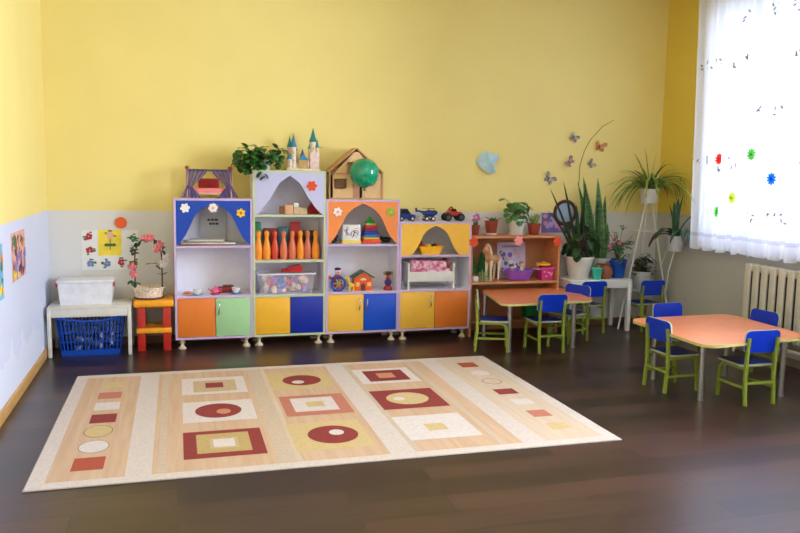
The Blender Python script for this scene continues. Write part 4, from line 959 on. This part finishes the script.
t.location.z = .531
tb = thing('toy_doll', 'small doll with pale dress sitting in the purple basin', 'doll', (3.33, 7.045, .541))
G().lathe([(.03, 0), (.034, .03), (.018, .1), (.01, .125)], n=14).obj('dress', mat('doll_cream', (230, 210, 180), .6), tb); G().ell((0, 0, .145), .022, 12).obj('head', mat('doll_skin', (232, 190, 160), .5), tb); G().ell((0, .004, .155), (.025, .024, .02), 12).obj('hair', mat('doll_hair', (176, 110, 60), .7), tb)
tb = thing('toy_doll', 'small blue-clothed doll lying over the basin rim', 'doll', (3.225, 7.05, .541))
G().lathe([(.028, 0), (.034, .03), (.02, .085), (.01, .1)], n=14).obj('dress', mat('doll_blue', (110, 130, 190), .6), tb); G().ell((0, 0, .118), .02, 12).obj('head', mat('doll_skin', (232, 190, 160), .5), tb); G().ell((0, .004, .128), (.023, .022, .018), 12).obj('hair', mat('doll_hair2', (90, 60, 50), .7), tb)
tb['label'] = 'small blue-clothed doll in the purple basin beside the pale one'
t = thing('toy_basket', 'magenta plastic basket beside the purple basin', 'basket', (3.58, 7.03, .531)); t.scale = (.84, .95, 1)
g = G(); tray(g, .068, .055, .085, .07, .12, .004); g.obj('body', mat('basket_magenta', (206, 60, 140), .4), t)
g = G(); g.b2(-.092, .092, -.078, -.068, .112, .126, .003); g.b2(-.092, .092, .068, .078, .112, .126, .003); g.b2(-.092, -.083, -.068, .068, .112, .126, .003); g.b2(.083, .092, -.068, .068, .112, .126, .003); g.obj('rim', mat('basket_rim', (220, 80, 156), .4), t)
g = G(); rnd = random.Random(2)
for k in range(9): g.prism(circ(-.05 + .013 * k, .035 + .05 * rnd.random(), .009, 7), -.0705, -.058)
g.obj('printed_pattern', mat('basket_print', (240, 150, 190), .5), t)
tf = thing('toy_fish', 'orange-yellow toy fish on top of the magenta basket', 'toy', (3.57, 7.03, .657))
fo = mat('fish_orange', (244, 176, 50), .4)
G().ell((0, 0, .024), (.062, .075, .024), 14).obj('body', fo, tf); G().prism([(-.055, .02), (-.085, .05), (-.08, .0)], -.01, .01).obj('tail', fo, tf); G().prism([(-.02, .042), (.02, .042), (-.01, .062)], -.005, .005).obj('fin', fo, tf)
t = thing('storage_bin', 'green plastic bin on the lowest shelf behind the orange table', 'bin', (3.49, 7.12, .1225))
g = G(); tray(g, .075, .055, .085, .062, .135, .004); g.obj('body', mat('bin_green', (24, 140, 70), .4), t); g = G(); g.b2(-.09, .09, -.067, -.061, .125, .137); g.obj('rim', mat('bin_rim', (30, 160, 80), .4), t)

# ------------------------------------------------------------------ small pots on the shelf unit
PG = 'flower pots on top of the shelf unit'
t = thing('potted_cactus', 'tiny brown pot with pink-topped cactus nearest the toy truck', 'potted plant', (2.83, 7.06, .9795), 0, PG)
pot(t, .032, .042, .095, terra); g = G(); g.lathe([(.02, .08), (.026, .11), (.022, .145), (0, .15)], n=12); g.obj('cactus', leafm, t)
g = G(); rnd = random.Random(4)
for k in range(26): g.ell((rnd.uniform(-.03, .03), rnd.uniform(-.03, .02), rnd.uniform(.125, .2)), .012, 6)
g.obj('blossom', mat('cactus_pink', (206, 110, 176), .6), t)
t = thing('potted_succulent', 'brown pot with small dark sprig on white saucer on shelf unit', 'potted plant', (2.995, 7.06, .9915), 0, PG)
pot(t, .048, .066, .125, terra, saucer=potwhite); g = G(); rnd = random.Random(31)
for k in range(16):
    a = rnd.random() * 6.28; g.blade((.02 * math.cos(a) + .02, .02 * math.sin(a), .11), (math.cos(a), math.sin(a), 1.2), rnd.uniform(.05, .09), .011, .8, 5, shape='leaf')
g.obj('foliage', mat('leaf_bluegreen', (70, 100, 80), .5), t, thick=.001)
t = thing('potted_geranium', 'white pot with round-leaved green plant on the shelf unit', 'potted plant', (3.263, 7.06, .9915), 0, PG)
pot(t, .062, .086, .145, potwhite, .02, saucer=potwhite)
g = G(); gs = G(); rnd = random.Random(41)
for k in range(44):
    a = rnd.random() * 6.28; r = rnd.uniform(.02, .12); p = (r * math.cos(a) * 1.0, r * math.sin(a) * .8, .14 + rnd.uniform(0.0, .2) - r * .3)
    gs.tube([(0, 0, .13), (p[0] * .5, p[1] * .5, p[2] * .8 + .03), p], .0028, 5)
    g.blade(p, (math.cos(a) * .8, -.5 - .4 * rnd.random(), rnd.uniform(-1.3, -.1)), .068, .034, .5, 6, .12, 'round')
p = (-.15, -.02, .345); gs.tube([(0, 0, .13), (-.05, -.01, .28), p], .0028, 5)
g.blade(p, (-1, -.5, -.35), .075, .03, .1, 6, .12, 'round')
g.obj('foliage', mat('leaf_geranium', (66, 118, 58), .45, var=.35), t, thick=.001); gs.obj('stem', stemg, t)
t = thing('potted_seedling', 'brown pot with pale feathery sprigs at the end of the shelf unit', 'potted plant', (3.455, 7.06, .9795), 0, PG)
pot(t, .05, .066, .11, terra); g = G(); rnd = random.Random(51)
for k in range(40):
    a = rnd.random() * 6.28; g.blade((rnd.uniform(-.04, .04), rnd.uniform(-.04, .04), .1), (.35 * math.cos(a), .35 * math.sin(a), 1), rnd.uniform(.06, .14), .006, .5, 5, shape='leaf')
g.obj('foliage', mat('leaf_pale', (150, 170, 96), .5), t, thick=.001)

# ------------------------------------------------------------------ plants on the white table
ZT = .5355
t = thing('potted_lily', 'big white pot with dark upright leaves on the white table', 'potted plant', (3.94, 7.0, ZT + .012))
pot(t, .098, .142, .215, potwhite, .022, saucer=potwhite)
g = G(); gs = G(); rnd = random.Random(61)
for (dx, dz, l, w, dr) in ((-.42, 1, .78, .026, .25), (-.25, 1, .80, .026, .12), (.05, 1, .76, .03, .1), (-.12, 1, .55, .03, .3), (.2, 1, .5, .03, .3), (-.36, 1, .5, .028, .4), (-.5, 1, .6, .026, .6)):
    g.blade((dx * .1, 0, .19), (dx, rnd.uniform(-.15, .05), dz), l, w, dr, 10, .35)
for k in range(26):
    a = rnd.random() * 6.28; r = rnd.uniform(.03, .12); p = (r * math.cos(a), r * math.sin(a) - .03, .24 + rnd.uniform(0, .3))
    gs.tube([(0, 0, .19), (p[0] * .4, p[1] * .4, p[2] * .9), p], .004, 5); g.blade(p, (math.cos(a), math.sin(a) * .5 - .6, rnd.uniform(-1.2, .1)), .13, .046, .7, 7, .2, 'round')
g.obj('foliage', leafd, t, thick=.0012); gs.obj('stem', mat('stem_purple', (110, 60, 84), .5), t)
t = thing('snake_plant', 'snake plant with tall striped blades behind the big white pot', 'potted plant', (4.22, 7.09, ZT))
pot(t, .085, .108, .2, mat('pot_grey', (196, 196, 196), .4), .02)
sn = mat('leaf_snake', (34, 82, 44), .4, c2=(86, 128, 78), scale=9, stretch=(1, 1, 5)); sne = mat('leaf_snake_edge', (120, 152, 84), .4)
g = G(); rnd = random.Random(71)
def snake(p, d, l, w, dr=.1):
    n = 10; P = Vector(p); D = Vector(d).normalized(); prev = None
    sd = Vector((1, rnd.uniform(-.5, .3), 0)).normalized()
    for i in range(n + 1):
        f = i / n; ww = w * min(1, .55 + 1.6 * f) * (1 - max(0, f - .55) / .45) ** .75 if f < 1 else .001
        nr = Vector((sd.y, -sd.x, 0))
        row = [g._v(P - sd * ww + nr * ww * .5), g._v(P - sd * ww * .78 + nr * ww * .3), g._v(P), g._v(P + sd * ww * .78 + nr * ww * .3), g._v(P + sd * ww + nr * ww * .5)]
        if prev:
            for j in range(4): g.m(1 if j in (0, 3) else 0)._f([prev[j], prev[j + 1], row[j + 1], row[j]])
        prev = row; P = P + D * l / n; D = (D + Vector((d[0], d[1], 0)) * dr / n).normalized()
for dx, dy, l, w, dr in ((-.20, -.02, .88, .046, .0), (-.07, -.05, .86, .048, .05), (-.22, 0, .84, .03, .5), (.0, .05, .6, .042, .1), (-.05, -.08, .66, .044, .1), (.04, .0, .5, .04, .1), (-.14, .04, .55, .04, .1), (.06, -.1, .4, .04, .1), (.02, -.04, .68, .036, .05), (-.3, -.02, .36, .035, .2)):
    snake((dx * .3, dy * .4 + .0, .16), (dx, dy * .5, 1), l, w, dr)
g.obj('foliage', [sn, sne], t, thick=.0015)
g = G(); g.tube([(-.1, 0, .17), (-.21, .0, .6), (-.265, .01, .94), (-.262, .01, 1.14), (-.22, .01, 1.28), (-.16, .01, 1.395), (-.03, .01, 1.53), (.105, .01, 1.605)], [.005, .005, .0045, .004, .004, .0035, .003, .002], 6)
g.obj('flower_stalk', mat('stalk', (110, 104, 56), .6), t)
tag(G().lathe([(0, 0), (.034, 0), (.038, .003), (.054, .108), (.058, .112), (.055, .116), (.05, .11), (.035, .01), (0, .008)], n=20).obj('turquoise_cup', mat('cup_turquoise', (70, 204, 178), .4), None, (4.085, 6.89, ZT)), 'turquoise plastic cup in front of the snake plant', 'cup')
t = thing('clay_jug', 'round brown clay jug beside the turquoise cup', 'jug', (4.215, 6.945, ZT), -.5)
cj = mat('clay_brown', (146, 82, 58), .4, var=.15, scale=30)
G().lathe([(0, 0), (.045, 0), (.06, .015), (.076, .06), (.07, .1), (.045, .125), (.04, .135), (.05, .155), (.045, .155), (.036, .135), (.036, .12), (0, .1)], n=24).obj('body', cj, t)
G().tube([(-.045, -.01, .145), (-.085, -.015, .15), (-.098, -.015, .12), (-.07, -.01, .085)], .009, 8).obj('handle', cj, t)
t = thing('flowering_plant', 'blue pot with thin stems and small pink blossoms on the white table', 'potted plant', (4.385, 7.0, ZT))
pot(t, .068, .088, .19, mat('pot_blue', (16, 74, 170), .35), .03)
g = G(); gs = G(); gf = G(); rnd = random.Random(81)
for k in range(26):
    a = rnd.random() * 6.28; r = rnd.uniform(.05, .2); p = Vector((r * math.cos(a) - .06, r * math.sin(a) * .6 - .03, rnd.uniform(.26, .62) - r * .4))
    gs.tube([(0, 0, .16), (p.x * .4, p.y * .4, p.z * .75), p], .0025, 5)
    for q in range(4):
        b = rnd.random() * 6.28; g.blade(p * rnd.uniform(.8, 1.0), (math.cos(b), math.sin(b) - .4, rnd.uniform(-.4, .5)), .055, .016, .6, 5, .2, 'leaf')
for c in ((-.10, -.06, .40), (-.04, -.07, .37), (-.14, -.05, .33)):
    for j in range(5): gf.ell((c[0] + .016 * math.cos(j * 1.256), c[1] - .01, c[2] + .016 * math.sin(j * 1.256)), (.012, .007, .012), 8)
g.obj('foliage', mat('leaf_fine', (74, 116, 72), .45, var=.3), t, thick=.001); gs.obj('stem', stemg, t); gf.obj('blossom', mat('bloom_pink', (230, 110, 140), .6), t)

# ------------------------------------------------------------------ plant stand in the corner
st = mat('stand_white', (222, 222, 220), .4)
t = thing('plant_stand', 'tall white metal tripod plant stand in the corner', 'plant stand', (4.70, 6.98, 0))
top = Vector((0, 0, 1.30))
for dx, dy in ((-.30, -.02), (.27, -.10), (.05, .23)):
    G().tube([(dx * .12, dy * .12, 1.30), (dx, dy, 0)], .009, 8).obj('leg', st, t)
def ring(r, z, rr_=.005, c=(0, 0)): return [(c[0] + r * math.cos(2 * PI * k / 24), c[1] + r * math.sin(2 * PI * k / 24), z) for k in range(25)]
G().tube(ring(.14, 1.02), .006, 6).obj('ring', st, t)
G().lathe([(0, 1.30), (.085, 1.30), (.085, 1.31), (0, 1.31)], n=24).obj('top_plate', st, t)
g = G(); g.lathe([(0, .385), (.135, .385), (.135, .397), (0, .397)], (.03, .09, 0), 24); g.obj('lower_plate', st, t)
g = G(); g.tube([(.2, -.08, .33 - .0), (.14, -.2, .62), (.13, -.29, .835)], .007, 6); g.tube([(.14, -.055, .63), (.12, -.18, .84), (.12, -.29, .84)], .006, 6); g.lathe([(0, .838), (.075, .838), (.075, .846), (0, .846)], (.13, -.29, 0), 20); g.obj('side_bracket', st, t)

def spider_fix(c): c.x = min(c.x, .27); c.y = min(c.y, .245)
t = thing('spider_plant', 'spider plant with long arching leaves on top of the plant stand', 'potted plant', (4.70, 6.98, 1.311))
pot(t, .075, .098, .14, potwhite, .02)
g = G(); rnd = random.Random(91)
for k in range(78):
    a = rnd.random() * 6.28; e = rnd.uniform(.5, 1.6)
    d = (math.cos(a), math.sin(a) * .75 - .1, e); l = rnd.uniform(.4, .72)
    if math.sin(a) > .1: l *= .55
    if math.cos(a) > .2: l = min(l, .46)
    g.m(k % 2).blade((.02 * math.cos(a), .02 * math.sin(a), .12), d, l, .012, rnd.uniform(1.2, 2.6), 12, .3)
for d, l, dr in (((-.45, -.1, 1), .42, .6), ((.1, -.05, 1), .36, .3), ((-.15, 0, 1), .4, .35), ((.35, -.1, 1), .38, .6), ((-.9, -.15, .55), .56, 1.1), ((-.95, -.2, .5), .6, 1.9), ((.95, -.3, .5), .5, 1.0), ((-.7, -.3, .4), .5, 2.6), ((.5, -.5, .3), .42, 2.8)):
    g.m(0).blade((0, 0, .12), d, l * 1.08, .012, dr, 12, .3)
g.obj('foliage', [mat('leaf_spider', (140, 164, 72), .42, var=.2), mat('leaf_spider_dark', (92, 122, 50), .42, var=.25)], t, thick=.001, fix=spider_fix)
t = thing('bushy_plant', 'grey pot with dark small-leaved bush on the lower stand plate', 'potted plant', (4.73, 7.07, .398))
pot(t, .085, .105, .19, mat('pot_lightgrey', (190, 190, 194), .4), .03)
g = G(); rnd = random.Random(101); gs = G()
for k in range(130):
    a = rnd.random() * 6.28; r = rnd.uniform(.0, .12); p = (r * math.cos(a), r * math.sin(a) * .85, .17 + rnd.uniform(.0, .22) * (1 - r * 3))
    g.m(k % 2).blade(p, (math.cos(a), math.sin(a) * .5 - .6, rnd.uniform(-1, .4)), .048, .018, .5, 5, .2, 'leaf')
    if k % 6 == 0: gs.tube([(0, 0, .17), p], .003, 5)
g.obj('foliage', [mat('leaf_bush', (44, 58, 40), .45, var=.3), mat('leaf_bush_brown', (72, 62, 52), .5, var=.3)], t, thick=.001); gs.obj('stem', stemg, t)
t = thing('bromeliad', 'plant with broad dark purple-green leaves in grey pot near the curtain', 'potted plant', (4.83, 6.69, .847))
pot(t, .072, .098, .145, mat('pot_lilac', (206, 206, 216), .4), .02)
g = G(); rnd = random.Random(111)
for d, l, w, dr, mi in (((-.9, -.2, .9), .42, .032, 2.6, 1), ((-.7, -.3, 1), .40, .034, 2.4, 0), ((-.2, -.2, 1), .40, .032, .8, 0), ((.05, -.1, 1), .44, .034, .4, 0), ((.3, -.3, 1), .38, .03, 1.0, 0), ((.45, -.5, .7), .2, .026, 1.5, 0), ((-.35, -.5, .8), .36, .036, 2.8, 0), ((.1, -.6, .8), .34, .036, 2.8, 2), ((-.05, -.6, 1), .38, .038, 3.2, 2), ((-.9, .0, .6), .34, .03, 2.2, 1), ((.1, .1, 1), .40, .03, .5, 0), ((-.1, .15, 1), .33, .03, .4, 0)):
    g.m(mi).blade((d[0] * .03, d[1] * .03, .125), d, l, w, dr, 11, .35)
g.obj('foliage', [mat('leaf_bromeliad', (46, 84, 52), .35, var=.35), mat('leaf_plum', (62, 34, 52), .35, var=.3), mat('leaf_bluish', (84, 120, 112), .35, var=.3)], t, thick=.0015, fix=lambda c: (setattr(c, 'x', min(c.x, .13)), setattr(c, 'y', max(c.y, -.16))))

# ------------------------------------------------------------------ light
w = bpy.data.worlds.new('daylight'); S.world = w; w.use_nodes = True
nt = w.node_tree; bg = nt.nodes['Background']; bg.inputs['Strength'].default_value = 1.0
sk = nt.nodes.new('ShaderNodeTexSky'); sk.sky_type = 'HOSEK_WILKIE'; sk.turbidity = 6; sk.sun_direction = (-.5, -.5, .7)
mx = nt.nodes.new('ShaderNodeMix'); mx.data_type = 'RGBA'; mx.inputs[0].default_value = .2; mx.inputs[6].default_value = (1.25, 1.3, 1.38, 1)
nt.links.new(sk.outputs[0], mx.inputs[7]); nt.links.new(mx.outputs[2], bg.inputs['Color'])
def area(name, loc, rot, sx, sy, power, col):
    l = bpy.data.lights.new(name, 'AREA'); l.shape = 'RECTANGLE'; l.size = sx; l.size_y = sy; l.energy = power; l.color = col
    o = bpy.data.objects.new(name, l); COL.objects.link(o); o.location = loc; o.rotation_euler = rot; return o
POW = (64, 420, 170, 360)
for i, (a, b, z0, z1) in enumerate(WINS):
    area('window_daylight', (XR + .42, (a + b) / 2, (z0 + z1) / 2), (0, PI / 2, 0), z1 - z0 + .2, b - a + .2, POW[i], (.74, .87, 1.2) if i == 0 else (.86, .94, 1.10))
# ceiling lamps added as ambient fill: two opal fittings, out of view
opal = mat('opal_cover', (240, 240, 236), .4)
for k, (x, y, lab) in enumerate(((1.6, 2.4, 'added opal ceiling lamp above the rug, for ambient fill'), (1.6, -1.2, 'added opal ceiling lamp further back in the room, for ambient fill'))):
    t = thing('added_ceiling_lamp', lab, 'added ceiling lamp', (x, y, ZC - .002), 0)
    G().b2(-.62, .62, -.16, .16, -.05, 0, .01).obj('housing', opal, t)
    area('fill_lamp_light', (x, y, ZC - .06), (0, 0, 0), 1.2, .3, 18, (1, .97, .92))

# ------------------------------------------------------------------ camera
cam = bpy.data.cameras.new('camera'); cam.sensor_width = 36; cam.lens = 34.957; cam.clip_start = .05; cam.clip_end = 200
co = bpy.data.objects.new('camera', cam); COL.objects.link(co); S.camera = co
r = Vector((0.96007823, -0.27919772, 0.01727478)); u = Vector((0.01620764, 0.11717181, 0.9929794)); f = Vector((0.2792617, 0.95305792, -0.11701924))
M = Matrix(((r.x, u.x, -f.x, 0), (r.y, u.y, -f.y, 0), (r.z, u.z, -f.z, 1.547), (0, 0, 0, 1))); co.matrix_world = M
S.view_settings.view_transform = 'Standard'; S.view_settings.look = 'None'; S.view_settings.gamma = 1; S.view_settings.use_curve_mapping = False
S.view_settings.exposure = 0.15
S.cycles.use_denoising = True
S.cycles.max_bounces = 10; S.cycles.diffuse_bounces = 5; S.cycles.transparent_max_bounces = 16
